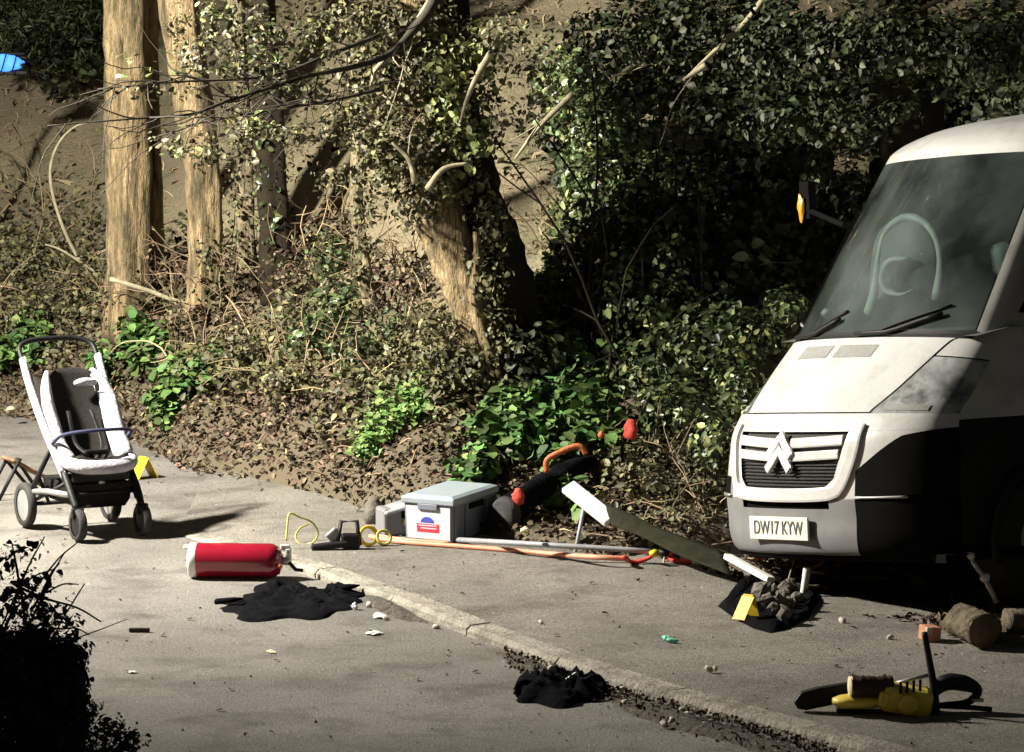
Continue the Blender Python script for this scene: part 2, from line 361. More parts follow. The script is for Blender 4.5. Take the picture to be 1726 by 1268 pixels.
_mr = _nt.nodes.new('ShaderNodeMapRange'); _mr.inputs['From Min'].default_value = .55; _mr.inputs['From Max'].default_value = 1.3; _nt.links.new(_sx.outputs['Z'], _mr.inputs['Value'])
_mx = _nt.nodes.new('ShaderNodeMix'); _mx.data_type = 'RGBA'; _mx.inputs[6].default_value = (.10, .078, .05, 1); _nt.links.new(_mr.outputs[0], _mx.inputs[0]); _nt.links.new(_src, _mx.inputs[7]); _nt.links.new(_mx.outputs[2], _b.inputs['Base Color'])   # humus at the foot, bare earth higher up

# ---------------------------------------------------------------- leaves
LEAF = np.array([(0, 0, 0), (.34, .22, .10), (.30, .62, .07), (0, 1, -.06), (-.30, .62, .07), (-.34, .22, .10)])
LEAF[:, 1] -= .45
def leaf_mesh(name, C, N, size, curl=1.0, aspect=1.0):
    n = len(C); N = N / np.maximum(np.linalg.norm(N, axis=1, keepdims=True), 1e-6)
    T = nr.normal(size=(n, 3)); T -= N * (T * N).sum(1, keepdims=True); T /= np.maximum(np.linalg.norm(T, axis=1, keepdims=True), 1e-6)
    B = np.cross(N, T); L = LEAF
    V = C[:, None] + size[:, None, None] * (L[None, :, 0:1] * aspect * B[:, None] + L[None, :, 1:2] * T[:, None] + L[None, :, 2:3] * curl * N[:, None])
    V = V.reshape(-1, 3); q = np.array([[0, 1, 2, 3], [0, 3, 4, 5]]); F = (np.arange(n)[:, None, None] * 6 + q[None]).reshape(-1, 4)
    me = bpy.data.meshes.new(name); me.vertices.add(len(V)); me.vertices.foreach_set('co', V.ravel().astype(np.float32))
    me.loops.add(F.size); me.loops.foreach_set('vertex_index', F.ravel().astype(np.int32))
    me.polygons.add(len(F)); me.polygons.foreach_set('loop_start', np.arange(len(F), dtype=np.int32) * 4)
    me.update(calc_edges=True); me.validate(); return me
def cloud(blobs, clump=.0):
    """blobs: (centre, (rx, ry, rz), n) -> leaf centres and outward normals"""
    Cs, Ns = [], []
    for c, r, n in blobs:
        d = nr.normal(size=(n, 3)); d /= np.linalg.norm(d, axis=1, keepdims=True)
        rad = nr.random(n) ** .45; r = np.array(r)
        P = d * rad[:, None] * r
        lump = 1 + .35 * np.sin(d[:, 0] * 5 + c[0] * 9) * np.sin(d[:, 2] * 6 + c[2] * 7)
        Cs.append(np.array(c) + P * lump[:, None]); Ns.append(d / r * r.mean() + np.array([0, 0, .5]) + nr.normal(size=(n, 3)) * .75)
    return np.concatenate(Cs), np.concatenate(Ns)
def foliage(name, blobs, m, parent, smin=.03, smax=.07, curl=1.0, aspect=1.0, up=0):
    if not up: blobs = [(c, r, int(n * 1.5)) for c, r, n in blobs]; smin, smax = smin * .72, smax * .76
    C, N = cloud(blobs)
    if up: N = N * (1 - up) + np.array([0, 0, 1.2]) * up
    return link(name, leaf_mesh(name, C, N, smin + (smax * 1.3 - smin) * nr.random(len(C)) ** 1.7, curl, aspect), m, parent, smooth=False)
def blob(px, py, Y, rx, ry, n, dep=None, o=(0, 0, 0)):
    c = AT(px, py, Y); s = Y / FOC; return ((c.x - o[0], c.y - o[1], c.z - o[2]), (rx * s, dep or (rx + ry) * .5 * s, ry * s), n)
def bgY(x, y, Y, k=.4): return min(Y, hit(x, y).y - k)
def twigs(mb, p, d, L, r, seed, k=6, wander=.35, n=4, kids=0, droop=0.0):
    rr = random.Random(seed); pts = [Vector(p)]; d = Vector(d).normalized()
    for i in range(k):
        d = (d + Vector((rr.gauss(0, 1), rr.gauss(0, 1), rr.gauss(0, 1))) * wander * .4 + Vector((0, 0, -droop))).normalized(); pts.append(pts[-1] + d * L / k)
    mb.tube(pts, lerplist([r, r * .35], len(pts)), n, False)
    for q in range(kids):
        b = pts[rr.randrange(1, k)]; e = (d + Vector((rr.gauss(0, 1), rr.gauss(0, 1), rr.gauss(0, 1))) * .9).normalized()
        twigs(mb, b, e, L * rr.uniform(.3, .55), r * .5, rr.random(), max(3, k - 2), wander, n, 0, droop)
    return pts
def limb_px(path, Y, seed=0, Yend=None):
    Yend = Yend or Y; n = len(path); return [AT(x, y, Y + (Yend - Y) * i / max(1, n - 1)) for i, (x, y) in enumerate(path)]
def trunk_tube(mb, pts, rad, n=14, rough=.12, seed=0, o=(0, 0, 0)):
    P = catmull([Vector(p) - Vector(o) for p in pts], 6); R = lerplist(rad, len(P)); b = len(mb.v); mb.tube(P, R, n, True)
    for i in range(len(P)):
        for k in range(n):
            v = Vector(mb.v[b + i * n + k]); c = P[i]; a = TAU * k / n
            f = 1 + .9 * rough * (float(vn(a * 2.5 + seed * 3, i * .55 + seed, 5)) - .5) * 2 * (1 if k else 1) + rough * math.sin(3 * a + seed + i * .13) + rough * .8 * math.sin(5 * a + seed * 2 - i * .21) + rough * .5 * math.sin(2.1 * i + 2 * a + seed)
            mb.v[b + i * n + k] = tuple(c + (v - c) * f)

# ---------------------------------------------------------------- street lamp (stands outside the frame, gives the light)
lp = thing('street_lamp', 'tall grey street lamp lighting the road from the left', 'street lamp', (LAMP.x - 1.3, LAMP.y - .2, 0))
mb = MB(); mb.lathe([(.09, 0), (.09, 1.0), (.06, 1.1), (.045, LAMP.z), (.0, LAMP.z + .02)], n=14); mb.build('pole', M['galv'], lp)
mb = MB(); mb.tube(catmull([(0, 0, LAMP.z - .1), (.4, .05, LAMP.z + .18), (1.0, .15, LAMP.z + .24)], 5), .03, 8); mb.build('arm', M['galv'], lp)
mb = MB(); P = []
for t in np.linspace(0, 1, 9):
    w = .13 * math.sin(math.pi * (.12 + .8 * t)) + .03; x = .9 + .8 * t
    zz = LAMP.z + .18; P.append([(x, .17 - w, zz), (x, .17 - w * .8, zz + .07), (x, .17, zz + .1), (x, .17 + w * .8, zz + .07), (x, .17 + w, zz)])
mb.grid(P); mb.build('lamp_housing', M['galv'], lp)
mb = MB(); mb.lathe([(.11, 0), (.10, -.03), (.0, -.04)], Matrix.Translation((1.3, .2, LAMP.z + .18)), 14); mb.build('lens', M['lamp_on'], lp)
ld = bpy.data.lights.new('lamp_light', 'SPOT'); ld.energy = LAMP_POWER; ld.color = (1, .94, .81); ld.shadow_soft_size = .26
ld.spot_size = math.radians(154); ld.spot_blend = 1.0
lo = bpy.data.objects.new('lamp_light', ld); scene.collection.objects.link(lo); lo.parent = lp
lo.location = (1.3, .2, LAMP.z + .10); lo.rotation_euler = (LAMP - Vector((-.6, 24.6, .6))).to_track_quat('Z', 'Y').to_euler()

# ---------------------------------------------------------------- leaf litter and ground cover
def scatter(n, x0, x1, y0, y1, mask):
    x = nr.uniform(x0, x1, n * 3); y = nr.uniform(y0, y1, n * 3); k = nr.random(n * 3) < mask(x, y); x, y = x[k][:n], y[k][:n]
    return np.stack([x, y, np.maximum(height(x, y), 0)], 1)
def sdist(x, y): return y - np.interp(x, EX, EY)
def lit_mask(x, y):
    s = sdist(x, y); return sstep(-.25, .25, s) * (1 - .97 * sstep(1.3, 2.6, s)) * (.75 + .25 * (vn(x * 1.7, y * 1.7, 9) > .4)) * np.where(x > .9, .45, 1)
C = scatter(42000, -4.6, 4.2, 19.5, 30, lit_mask); C[:, 2] += nr.uniform(.004, .03, len(C))
N = nr.normal(size=C.shape) * .55 + np.array([0, -.15, 1])
tag(link('leaf_litter', leaf_mesh('leaf_litter', C, N, nr.uniform(.018, .052, len(C)), 2.5, 1.1), M['litter'], smooth=False), 'brown fallen leaves lying over the bank and its edge', 'leaves', kind='stuff')
# a few strays on the tarmac
C = scatter(260, -3, 3, 17, 25, lambda x, y: np.where(sdist(x, y) < 0, .25 + .75 * sstep(-2.0, -.2, sdist(x, y)), 0) * .5)
C[:, 2] = [max(0, pave_z(a, b)) + .008 for a, b in C[:, :2]]
tag(link('stray_leaves', leaf_mesh('stray_leaves', C, nr.normal(size=C.shape) * .25 + np.array([0, 0, 1]), nr.uniform(.012, .04, len(C)), 1.5), M['litter'], smooth=False), 'small dead leaves and bits scattered on the tarmac', 'leaves', kind='stuff')
C = scatter(1500, -3, 3.2, 16.8, 26, lambda x, y: np.where(sdist(x, y) < 0, .4, 0)); C[:, 2] = [max(0, pave_z(a, b)) + .004 for a, b in C[:, :2]]
tag(link('grit', leaf_mesh('grit', C, nr.normal(size=C.shape) * .5 + np.array([0, 0, 1]), .004 + .016 * nr.random(len(C)) ** 4, 3), M['grit'], smooth=False), 'tiny stones and dark crumbs scattered over the tarmac', 'grit', kind='stuff')
mb = MB(); C = scatter(260, -4.4, 3.4, 20.5, 28, lambda x, y: sstep(.0, .5, sdist(x, y)) * (1 - sstep(2, 4, sdist(x, y))))
for i, c in enumerate(C):
    d = nr.normal(size=3) * np.array([1, .6, .35]); d /= np.linalg.norm(d); L = nr.uniform(.08, .3); p = Vector(c) + Vector((0, 0, .03)); q = p + Vector(d) * L; q.z = max(q.z, hz(q.x, q.y) + .02)
    mb.tube([p, p.lerp(q, .5) + Vector((0, 0, nr.uniform(0, .03))), q], [.006, .005, .002], 4, False)
tag(mb.build('fallen_twigs', M['drystem']), 'dry twigs strewn over the leaf litter on the bank', 'twigs', kind='stuff')
# low ivy / weeds across the bank
def cov(x, y):
    s = sdist(x, y); return sstep(.35, 1.0, s) * (1 - .9 * sstep(2.2, 3.6, s)) * (vn(x * 1.1, y * 1.1, 21) > .34)
C = scatter(24000, -4.6, 3.5, 21, 32, cov); C[:, 2] += nr.uniform(.0, .16, len(C))
tag(link('ground_ivy', leaf_mesh('ground_ivy', C, nr.normal(size=C.shape) * .6 + np.array([0, -.3, .8]), nr.uniform(.03, .065, len(C)), 1.5), M['olive'], smooth=False), 'low olive ivy creeping over the leafy bank', 'ivy', kind='stuff')
# dry grass tufts on the slope behind
mb_blades = []
def blades(name, label, n, mask, box, hmin, hmax, m):
    x0, x1, y0, y1 = box; C = scatter(n, x0, x1, y0, y1, mask)
    L = nr.uniform(hmin, hmax, len(C)); D = nr.normal(size=C.shape) * .45 + np.array([0, 0, .9]); D /= np.linalg.norm(D, axis=1, keepdims=True)
    W = np.cross(D, nr.normal(size=C.shape)); W /= np.linalg.norm(W, axis=1, keepdims=True); W *= .006
    tip = C + D * L[:, None] + np.stack([nr.normal(size=len(C)) * .06, nr.normal(size=len(C)) * .06, -L * .12], 1)
    V = np.stack([C - W, C + W, C + D * (L * .55)[:, None] + W * .7, tip, C + D * (L * .55)[:, None] - W * .7], 1).reshape(-1, 3)
    k = np.arange(len(C))[:, None] * 5; F = (k + np.array([[0, 1, 2, 3, 4]]))
    me = bpy.data.meshes.new(name); me.vertices.add(len(V)); me.vertices.foreach_set('co', V.ravel().astype(np.float32))
    me.loops.add(F.size); me.loops.foreach_set('vertex_index', F.ravel().astype(np.int32))
    me.polygons.add(len(F)); me.polygons.foreach_set('loop_start', np.arange(len(F), dtype=np.int32) * 5); me.update(calc_edges=True); me.validate()
    return tag(link(name, me, m, smooth=False), label, 'grass', kind='stuff')
blades('dry_grass', 'short dry grass on the brown slope behind the trees', 9000, lambda x, y: sstep(1.2, 3, sdist(x, y)) * (vn(x * .9, y * .9, 31) * .9), (-5.5, 4, 24, 38), .03, .10, M['drystem'])

# ---------------------------------------------------------------- trees
def tree(name, label, base, stems, bark, group='trees on the bank'):
    t = thing(name, label, 'tree', base, 0, group); mb = MB()
    for i, (pts, rad) in enumerate(stems): trunk_tube(mb, pts, rad, 22, .10, i * 1.7 + base.x, base)
    mb.build('trunk', bark, t); return t
def stem_px(path, Y, rad_px):
    s = Y / FOC; return ([AT(x, y, Y) for x, y in path], [r * s for r in rad_px])
def high_crown(t, base, c, rad, n, m, seed, limbs=5, bark=None):
    mb = MB(); rr = random.Random(seed); c = Vector(c) - base
    for i in range(limbs):
        a = Vector((c.x * .9, c.y * .9, c.z - rad[2] - .3)); e = c + Vector((rr.uniform(-.8, .8) * rad[0], rr.uniform(-.8, .8) * rad[1], rr.uniform(-.5, .6) * rad[2]))
        mb.tube(catmull([a, a.lerp(e, .5) + Vector((0, 0, .2)), e], 4), lerplist([.05, .012], 9), 6)
    mb.build('limb', bark or M['bark2'], t)
    foliage('crown', [((c.x + rr.uniform(-.6, .6) * rad[0], c.y + rr.uniform(-.6, .6) * rad[1], c.z + rr.uniform(-.4, .5) * rad[2]), tuple(q * .55 for q in rad), n // 6) for _ in range(6)], m, t, .05, .09)

b = hit(214, 556)
tA = tree('tree', 'thick pale tan double trunk, leftmost of the trees', b, [
    stem_px([(214, 575), (214, 450), (213, 250), (212, 100), (213, -80), (216, -400), (220, -700)], b.y, [46, 34, 36, 38, 37, 28, 16]),
    stem_px([(252, 575), (260, 430), (256, 260), (250, 90), (252, -80), (262, -420)], b.y + .15, [24, 17, 17, 18, 17, 8])], M['bark'])
high_crown(tA, b, AT(216, -700, b.y), (1.0, 1.0, .6), 1500, M['olive'], 1)
b = hit(345, 540)
tB = tree('tree', 'straight tan trunk just right of the thick double trunk', b, [
    stem_px([(346, 560), (344, 430), (340, 290), (322, 150), (300, 0), (285, -200), (280, -600)], b.y, [36, 28, 28, 32, 34, 26, 12])], M['bark'])
high_crown(tB, b, AT(280, -720, b.y), (1.0, 1.0, .6), 1500, M['olive'], 2)
foliage('ivy', [blob(x, y, b.y - .12, 26, 46, n, .06, b) for x, y, n in [(300, 40, 60), (318, 130, 60), (338, 250, 40), (344, 420, 30), (342, 500, 50)]], M['olive'], tB, .02, .045)
b = hit(414, 500)
tC = tree('tree', 'slim greyish trunk between the tan trunk and the dark one', b, [
    stem_px([(416, 520), (413, 380), (409, 250), (402, 100), (398, -50), (395, -500)], b.y, [22, 15, 15, 15, 15, 8])], M['bark2'])
foliage('ivy', [blob(412 - i * 3, 470 - i * 60, b.y - .05, 24, 40, 60, .1, b) for i in range(8)], M['olive'], tC, .025, .05)
high_crown(tC, b, AT(395, -640, b.y), (.9, .9, .5), 1000, M['olive'], 3)
b = hit(465, 485)
tD = tree('tree', 'dark ivy-covered trunk in the left half of the bank', b, [
    stem_px([(468, 510), (462, 380), (455, 250), (448, 110), (440, -40), (438, -500)], b.y, [36, 25, 24, 24, 23, 12])], M['barkd'])
foliage('ivy', [blob(462 - i * 4, 440 - i * 75, b.y, 30, 55, 170, .14, b) for i in range(8)], M['ivy'], tD, .03, .06)
high_crown(tD, b, AT(438, -620, b.y), (.9, .9, .5), 1000, M['ivy'], 4, bark=M['barkd'])
b = hit(628, 530)
tF = tree('tree', 'thin pale leaning stem left of the ivy-clad trunk', b, [
    stem_px([(632, 545), (612, 440), (602, 340), (604, 240), (612, 120), (622, -50), (640, -350)], b.y, [16, 12, 11, 10, 10, 8, 5])], M['bark2'])
foliage('ivy', [blob(612, 520 - i * 55, b.y - .06, 34, 36, 70, .12, b) for i in range(7)], M['olive'], tF, .025, .055)
high_crown(tF, b, AT(640, -470, b.y), (.7, .7, .45), 700, M['olive'], 5)

# the big ivy-clad leaning tree in the middle
b = hit(838, 645); YG = b.y
tG = thing('tree', 'big leaning trunk wrapped in ivy in the middle of the bank', 'tree', b, 0, 'trees on the bank')
mb = MB()
for i, st in enumerate([
    stem_px([(856, 670), (822, 590), (790, 500), (765, 420), (742, 340), (722, 240), (708, 110), (702, -30), (700, -300), (690, -620)], YG, [44, 36, 36, 40, 42, 42, 40, 37, 30, 16]),
    stem_px([(842, 640), (812, 560), (800, 500), (806, 440), (802, 390)], YG - .2, [16, 12, 11, 9, 5])]):
    trunk_tube(mb, *st, 16, .13, i * 2.1, b)
mb.build('trunk', M['bark'], tG)
mb = MB(); trunk_tube(mb, *stem_px([(872, 670), (864, 590), (850, 500), (832, 410), (812, 330), (790, 250), (774, 150), (768, 0), (780, -250)], YG + .12, [64, 54, 48, 42, 38, 34, 28, 22, 12]), 16, .13, 4.2, b); mb.build('trunk', M['barkd'], tG)  # right stem in dark bark: the trunk's shaded side put into colour
foliage('ivy', [blob(x, y, YG - .15, rx, ry, n, .32, b) for x, y, rx, ry, n in [
    (690, 40, 90, 70, 700), (640, 130, 80, 70, 600), (730, 130, 70, 80, 600), (790, 110, 50, 80, 420), (790, 210, 60, 60, 420), (700, 230, 90, 60, 600),
    (650, 280, 60, 50, 320), (760, 300, 70, 50, 420), (830, 380, 40, 60, 260), (820, 470, 40, 60, 240), (700, 330, 60, 50, 240), (840, 560, 36, 60, 200), (600, 30, 60, 60, 300), (790, 610, 60, 40, 420), (730, 540, 40, 40, 140), (740, 600, 60, 40, 300), (840, 640, 50, 30, 260)]], M['olive'], tG, .03, .06)
foliage('ivy', [blob(x, y, YG - .3, rx, ry, n, .2, b) for x, y, rx, ry, n in [(770, 180, 50, 60, 170), (745, 120, 40, 60, 120), (800, 240, 40, 40, 90), (820, 90, 40, 60, 90)]], M['ivyp'], tG, .035, .075)
# overhanging bare branches of the middle tree
def branch(parent, base, path, Y, r, m, Yend=None, kids=0, seed=0):
    P = catmull([p - base for p in limb_px(path, Y, 0, Yend)], 5); mb = MB()
    mb.tube(P, lerplist(r, len(P)), 7)
    rr = random.Random(seed)
    for i in range(kids):
        p = P[rr.randrange(3, len(P) - 1)]; d = (P[-1] - P[0]).normalized()
        twigs(mb, p, d + Vector((rr.gauss(0, .6), rr.gauss(0, .4), rr.gauss(0, .5))), rr.uniform(.25, .7), .005, rr.random(), 6, .45)
    return mb.build('branch', m, parent)
branch(tG, b, [(702, -300), (730, -130), (735, -10), (690, 60), (655, 92), (600, 112), (520, 128), (450, 150), (380, 172), (320, 193), (230, 200), (80, 212)], YG - .2, [.06, .045, .035, .026, .02, .016, .013, .011, .01, .008, .006, .003], M['twigd'], YG - 1.9, 34, 1)
branch(tG, b, [(728, 0), (690, 60), (654, 96), (632, 120), (627, 138)], YG - .36, [.028, .024, .02, .014, .008], M['twig'], YG - .5, 2, 2)  # pale copy over the dark limb: its lit stretch put into colour
branch(tG, b, [(640, 60), (560, 90), (480, 122), (400, 134), (300, 138), (165, 150)], YG - .5, [.015, .012, .01, .008, .006, .003], M['twigd'], YG - 1.4, 26, 3)
branch(tG, b, [(846, 62), (812, 115), (790, 160), (775, 208)], YG - .45, [.024, .02, .014, .006], M['twig'], YG - .5, 1, 4)
branch(tG, b, [(640, 150), (580, 165), (510, 178), (430, 190), (350, 205), (300, 215)], YG - .4, [.012, .01, .008, .007, .005, .003], M['twigd'], YG - 1.0, 22, 5)
branch(tG, b, [(720, 320), (748, 285), (790, 275)], YG - .5, [.022, .016, .008], M['twig'], None, 0, 6)
branch(tG, b, [(700, 310), (690, 270), (660, 240)], YG - .5, [.02, .016, .008], M['twig'], None, 1, 7)
foliage('leaf_spray', [blob(x, y, YG - dy, rx, ry, n, .2, b) for x, y, rx, ry, n, dy in [(380, 30, 70, 40, 150, 1.2), (460, 60, 70, 40, 150, 1.0), (540, 50, 60, 50, 170, .8), (420, 120, 80, 24, 110, 1.2), (520, 150, 70, 24, 120, .9), (340, 90, 50, 40, 100, 1.4), (420, 220, 90, 22, 110, 1.1),
    (300, 240, 80, 30, 70, 1.4), (500, 230, 60, 24, 90, .8), (250, 150, 60, 20, 40, 1.6), (580, 210, 50, 40, 150, .5), (390, 270, 60, 16, 50, 1.2), (560, 300, 40, 30, 70, .4), (850, 60, 60, 50, 150, .6), (900, 120, 50, 50, 120, .4), (860, 200, 50, 30, 60, .4)]], M['olive'], tG, .025, .06, 1, .8)
foliage('leaf_spray', [blob(x, y, YG - dy, rx, ry, n, .2, b) for x, y, rx, ry, n, dy in [(360, 20, 50, 30, 30, 1.4), (430, 100, 90, 30, 36, 1.3), (330, 255, 60, 14, 24, 1.5), (520, 60, 70, 50, 40, 1.0), (240, 110, 60, 30, 14, 1.7), (430, 200, 80, 20, 24, 1.2)]], M['ivyp'], tG, .03, .06, 1, .8)
# its crown spreads above the frame
rr = random.Random(3); mb = MB()
for i in range(9):
    a = Vector((-.55, .1, 3.0)); e = Vector((rr.uniform(-1.4, 1.9), rr.uniform(-1.9, .9), rr.uniform(3.2, 4.6)))
    mb.tube(catmull([a, a.lerp(e, .5) + Vector((0, 0, .25)), e], 4), lerplist([.06, .012], 9), 6)
mb.build('limb', M['barkd'], tG)
foliage('crown', [((rr.uniform(-.9, 1.7), rr.uniform(-1.9, .9), rr.uniform(3.15, 4.5)), (.7, .7, .4), 330) for _ in range(15)] + [((rr.uniform(.2, 1.4), rr.uniform(-2.4, -1.2), rr.uniform(2.75, 3.2)), (.5, .5, .25), 330) for _ in range(4)], M['olive'], tG, .05, .09)  # low unseen clusters at the end added to shade the upper right
b_tG = b

# ---------------------------------------------------------------- ivy wall and dark evergreen behind the van
def plant(name, label, cat, base, group=None): return thing(name, label, cat, base, 0, group)
b = hit(1120, 690)
iv = plant('ivy_shrub', 'tall glossy ivy and holly thicket between the trunk and the white van', 'shrub', b)
mb = MB(); rr = random.Random(11)
for i in range(14): twigs(mb, (rr.uniform(-.5, .7), rr.uniform(.3, 1.6), 0), (rr.uniform(-.3, .3), rr.uniform(0, .3), 1), rr.uniform(1.0, 2.2), .012, i, 8, .3, 5, 2)
mb.build('stem', M['barkd'], iv)
ivl = [(985, 330, 25.4, 55, 90, 520), (1010, 210, 25.4, 90, 80, 760), (1060, 420, 24.9, 70, 80, 620), (1110, 520, 24.5, 85, 75, 760), (1085, 630, 24.1, 80, 70, 640), (1180, 590, 23.9, 80, 70, 640),
       (1255, 560, 23.7, 70, 55, 460), (1322, 520, 23.7, 40, 34, 190), (1150, 690, 23.4, 90, 50, 420), (1240, 650, 23.4, 50, 60, 330), (1110, 290, 25.4, 70, 50, 420), (1130, 420, 24.7, 46, 60, 260),
       (1030, 500, 24.6, 40, 70, 300), (1060, 340, 25.2, 60, 60, 380), (960, 130, 25.6, 70, 70, 420), (1200, 740, 22.9, 40, 60, 200), (1010, 420, 25.2, 50, 50, 300), (1180, 300, 25.4, 60, 36, 200)]
foliage('crown', [blob(x, y, Y, rx, ry, int(n * 1.7), .5, b) for x, y, Y, rx, ry, n in ivl], M['ivy'], iv, .03, .065)
foliage('pale_leaves', [blob(x, y, Y - .15, rx, ry, n // 5, .5, b) for x, y, Y, rx, ry, n in ivl], M['ivyp'], iv, .03, .07)
foliage('crown', [blob(x, y, bgY(x, y, 26.6), rx, ry, n, .35, b) for x, y, rx, ry, n in [(1010, 250, 110, 170, 2200), (1100, 470, 130, 160, 2400), (1010, 480, 60, 130, 900), (940, 520, 80, 110, 1500), (900, 600, 70, 60, 700)]], M['yew'], iv, .05, .09)  # dark leaves fill the hollow by the trunk in place of its shade

b = hit(1500, 560)
yw = plant('evergreen_tree', 'dark evergreen overhanging the roof of the white van', 'tree', b)
mb = MB(); trunk_tube(mb, [b + Vector((0, 0, -.2)), b + Vector((.1, 0, 1)), b + Vector((0, .1, 2.2)), b + Vector((.2, 0, 4))], [.26, .2, .17, .08], 12, .12, 3, b)
for i in range(12): twigs(mb, (0, 0, rr.uniform(1.8, 2.8)), (rr.uniform(-1, 1), rr.uniform(-1, .5), rr.uniform(.2, .8)), rr.uniform(1.0, 2.0), .02, i + 50, 8, .3, 6, 2)
mb.build('trunk', M['barkd'], yw)
ywl = [(1060, 60, 24.6, 110, 80, 1000), (1180, 60, 24.4, 110, 90, 1100), (1300, 80, 24.0, 110, 90, 1100), (1420, 90, 23.8, 110, 90, 1100), (1540, 80, 23.6, 110, 80, 1100), (1660, 80, 23.2, 110, 80, 1000),
       (1200, 190, 24.4, 90, 50, 520), (1320, 200, 24.0, 90, 50, 520), (1430, 210, 23.8, 70, 50, 420), (1090, 160, 24.8, 90, 70, 640), (1370, 290, 24.4, 30, 50, 110), (1510, 190, 23.6, 50, 30, 200), (1720, 170, 22.4, 50, 40, 300), (1690, 210, 21.9, 34, 20, 130), (1440, 330, 24.6, 40, 60, 130)]
foliage('crown', [blob(x, y, Y, rx, ry, n, .5, b) for x, y, Y, rx, ry, n in ywl], M['yew'], yw, .03, .07)
foliage('crown', [blob(x, y, bgY(x, y, 27.5), rx, ry, n, .4, b) for x, y, rx, ry, n in [(1180, 100, 150, 130, 1500), (1350, 150, 170, 150, 1500), (1540, 130, 170, 150, 1500), (1300, 370, 160, 150, 4200), (1220, 480, 130, 120, 2400), (1180, 340, 110, 110, 2400), (1450, 420, 130, 150, 1800), (1700, 150, 140, 150, 1000)]], M['yew'], yw, .06, .11)  # includes dark leaves standing in for shade in the hollow beside the van
for k, (pth, Y) in enumerate([([(1300, -20), (1262, 32), (1225, 68), (1192, 98), (1152, 136)], 24.0), ([(966, 158), (930, 192), (902, 222), (868, 268)], 24.9), ([(1190, 110), (1172, 122), (1152, 134)], 23.9), ([(1110, 80), (1070, 110), (1030, 132)], 24.5)]):
    branch(yw, b, pth, Y, [.02, .017, .014, .006], M['twig'], None, 1, k + 20)
# a dead orange-brown leaf spray is the mirror lamp of the van, built with the van

# left edge: dark conifer, thicket, brambles
b = hit(40, 290)
cf = plant('conifer', 'dark drooping conifer at the top left corner of the bank', 'tree', b)
mb = MB(); trunk_tube(mb, [b + Vector((-.9, .4, -.2)), b + Vector((-.9, .4, 1.5)), b + Vector((-.85, .4, 4))], [.16, .13, .05], 12, .1, 2, b)
for i in range(14): twigs(mb, (-.9, .4, rr.uniform(1.3, 3)), (rr.uniform(.2, 1), rr.uniform(-.8, .1), rr.uniform(-.3, .25)), rr.uniform(.8, 1.5), .02, i + 90, 7, .25, 5, 3, .06)
mb.build('trunk', M['barkd'], cf)
foliage('crown', [blob(x, y, b.y + dy, rx, ry, n, .35, b) for x, y, rx, ry, n, dy in [(20, 40, 80, 50, 900, -.2), (110, 30, 70, 50, 800, .1), (90, 90, 70, 34, 500, .3), (150, 70, 50, 50, 450, .5), (0, -60, 140, 60, 900, 0), (60, -80, 160, 60, 900, .3)]], M['yew'], cf, .02, .09, 1, .4)
foliage('crown', [blob(x, y, b.y + .7, rx, ry, n, .5, b) for x, y, rx, ry, n in [(60, 30, 130, 110, 1600), (150, 60, 60, 90, 800)]], M['yew'], cf, .06, .1)
def thicket(name, label, spots, m, stem_m, leafs, nst, hgt, seed, smin=.025, smax=.055, cat='shrub', group=None):
    b = hit(*spots[0][:2]); t = plant(name, label, cat, b, group); rr = random.Random(seed); mb = MB()
    for i in range(nst):
        x, y, rx = rr.choice(spots)[:3]; p = hit(x + rr.uniform(-rx, rx), y + rr.uniform(-15, 15)) - b
        twigs(mb, p, (rr.uniform(-1, 1), rr.uniform(-.6, .3), rr.uniform(.5, 1.6)), rr.uniform(.5, 1) * hgt, rr.uniform(.004, .009), rr.random(), 7, .4, 4, 2, .10)
    if nst: mb.build('stem', stem_m, t)
    bl = []
    for x, y, rx, ry, n in spots:
        p = hit(x, y + ry * .6) ; s = p.y / FOC; bl.append(((p.x - b.x, p.y - b.y, p.z - b.z + ry * s * .6), (rx * s, .3, ry * s), n))
    if leafs: foliage('foliage', bl, m, t, smin, smax)
    return t
thicket('scrub', 'grey-green scrub on the slope at the left edge', [(60, 440, 90, 60, 500), (120, 400, 60, 60, 160), (130, 500, 70, 60, 600), (40, 540, 70, 50, 700), (90, 330, 90, 60, 90)], M['olive'], M['drystem'], True, 22, .8, 21)
thicket('bramble', 'dry tan bramble tangle around the foot of the pale trunks', [(300, 470, 80, 60, 360), (400, 480, 80, 60, 360), (240, 520, 80, 50, 300), (500, 470, 60, 60, 260), (350, 540, 90, 40, 360)], M['litter'], M['drystem'], True, 130, .65, 22)
thicket('ivy_mound', 'dark ivy mound left of the big leaning trunk', [(560, 440, 50, 50, 420), (580, 520, 60, 60, 520), (600, 600, 50, 50, 360), (530, 570, 60, 60, 420), (660, 560, 50, 50, 260)], M['ivy'], M['barkd'], True, 20, .5, 23, .03, .06)
thicket('undergrowth', 'brownish undergrowth below the bramble tangle', [(420, 600, 90, 50, 620), (500, 640, 90, 40, 520), (340, 620, 60, 40, 360), (690, 590, 60, 60, 420), (740, 560, 60, 60, 360), (760, 640, 60, 40, 300), (640, 640, 60, 30, 240)], M['olive'], M['drystem'], True, 90, .5, 24)
thicket('dead_bracken', 'dry bracken and twigs on the slope behind the leaning stem', [(640, 470, 60, 60, 260), (560, 390, 60, 50, 200), (690, 480, 50, 60, 260)], M['litter'], M['drystem'], True, 36, .55, 25)
thicket('weeds', 'scrubby weeds beside the front of the van', [(1090, 800, 60, 50, 240), (1170, 800, 50, 60, 240), (1060, 760, 60, 40, 240), (1150, 870, 60, 40, 140)], M['olive'], M['drystem'], True, 26, .4, 26, .02, .05)
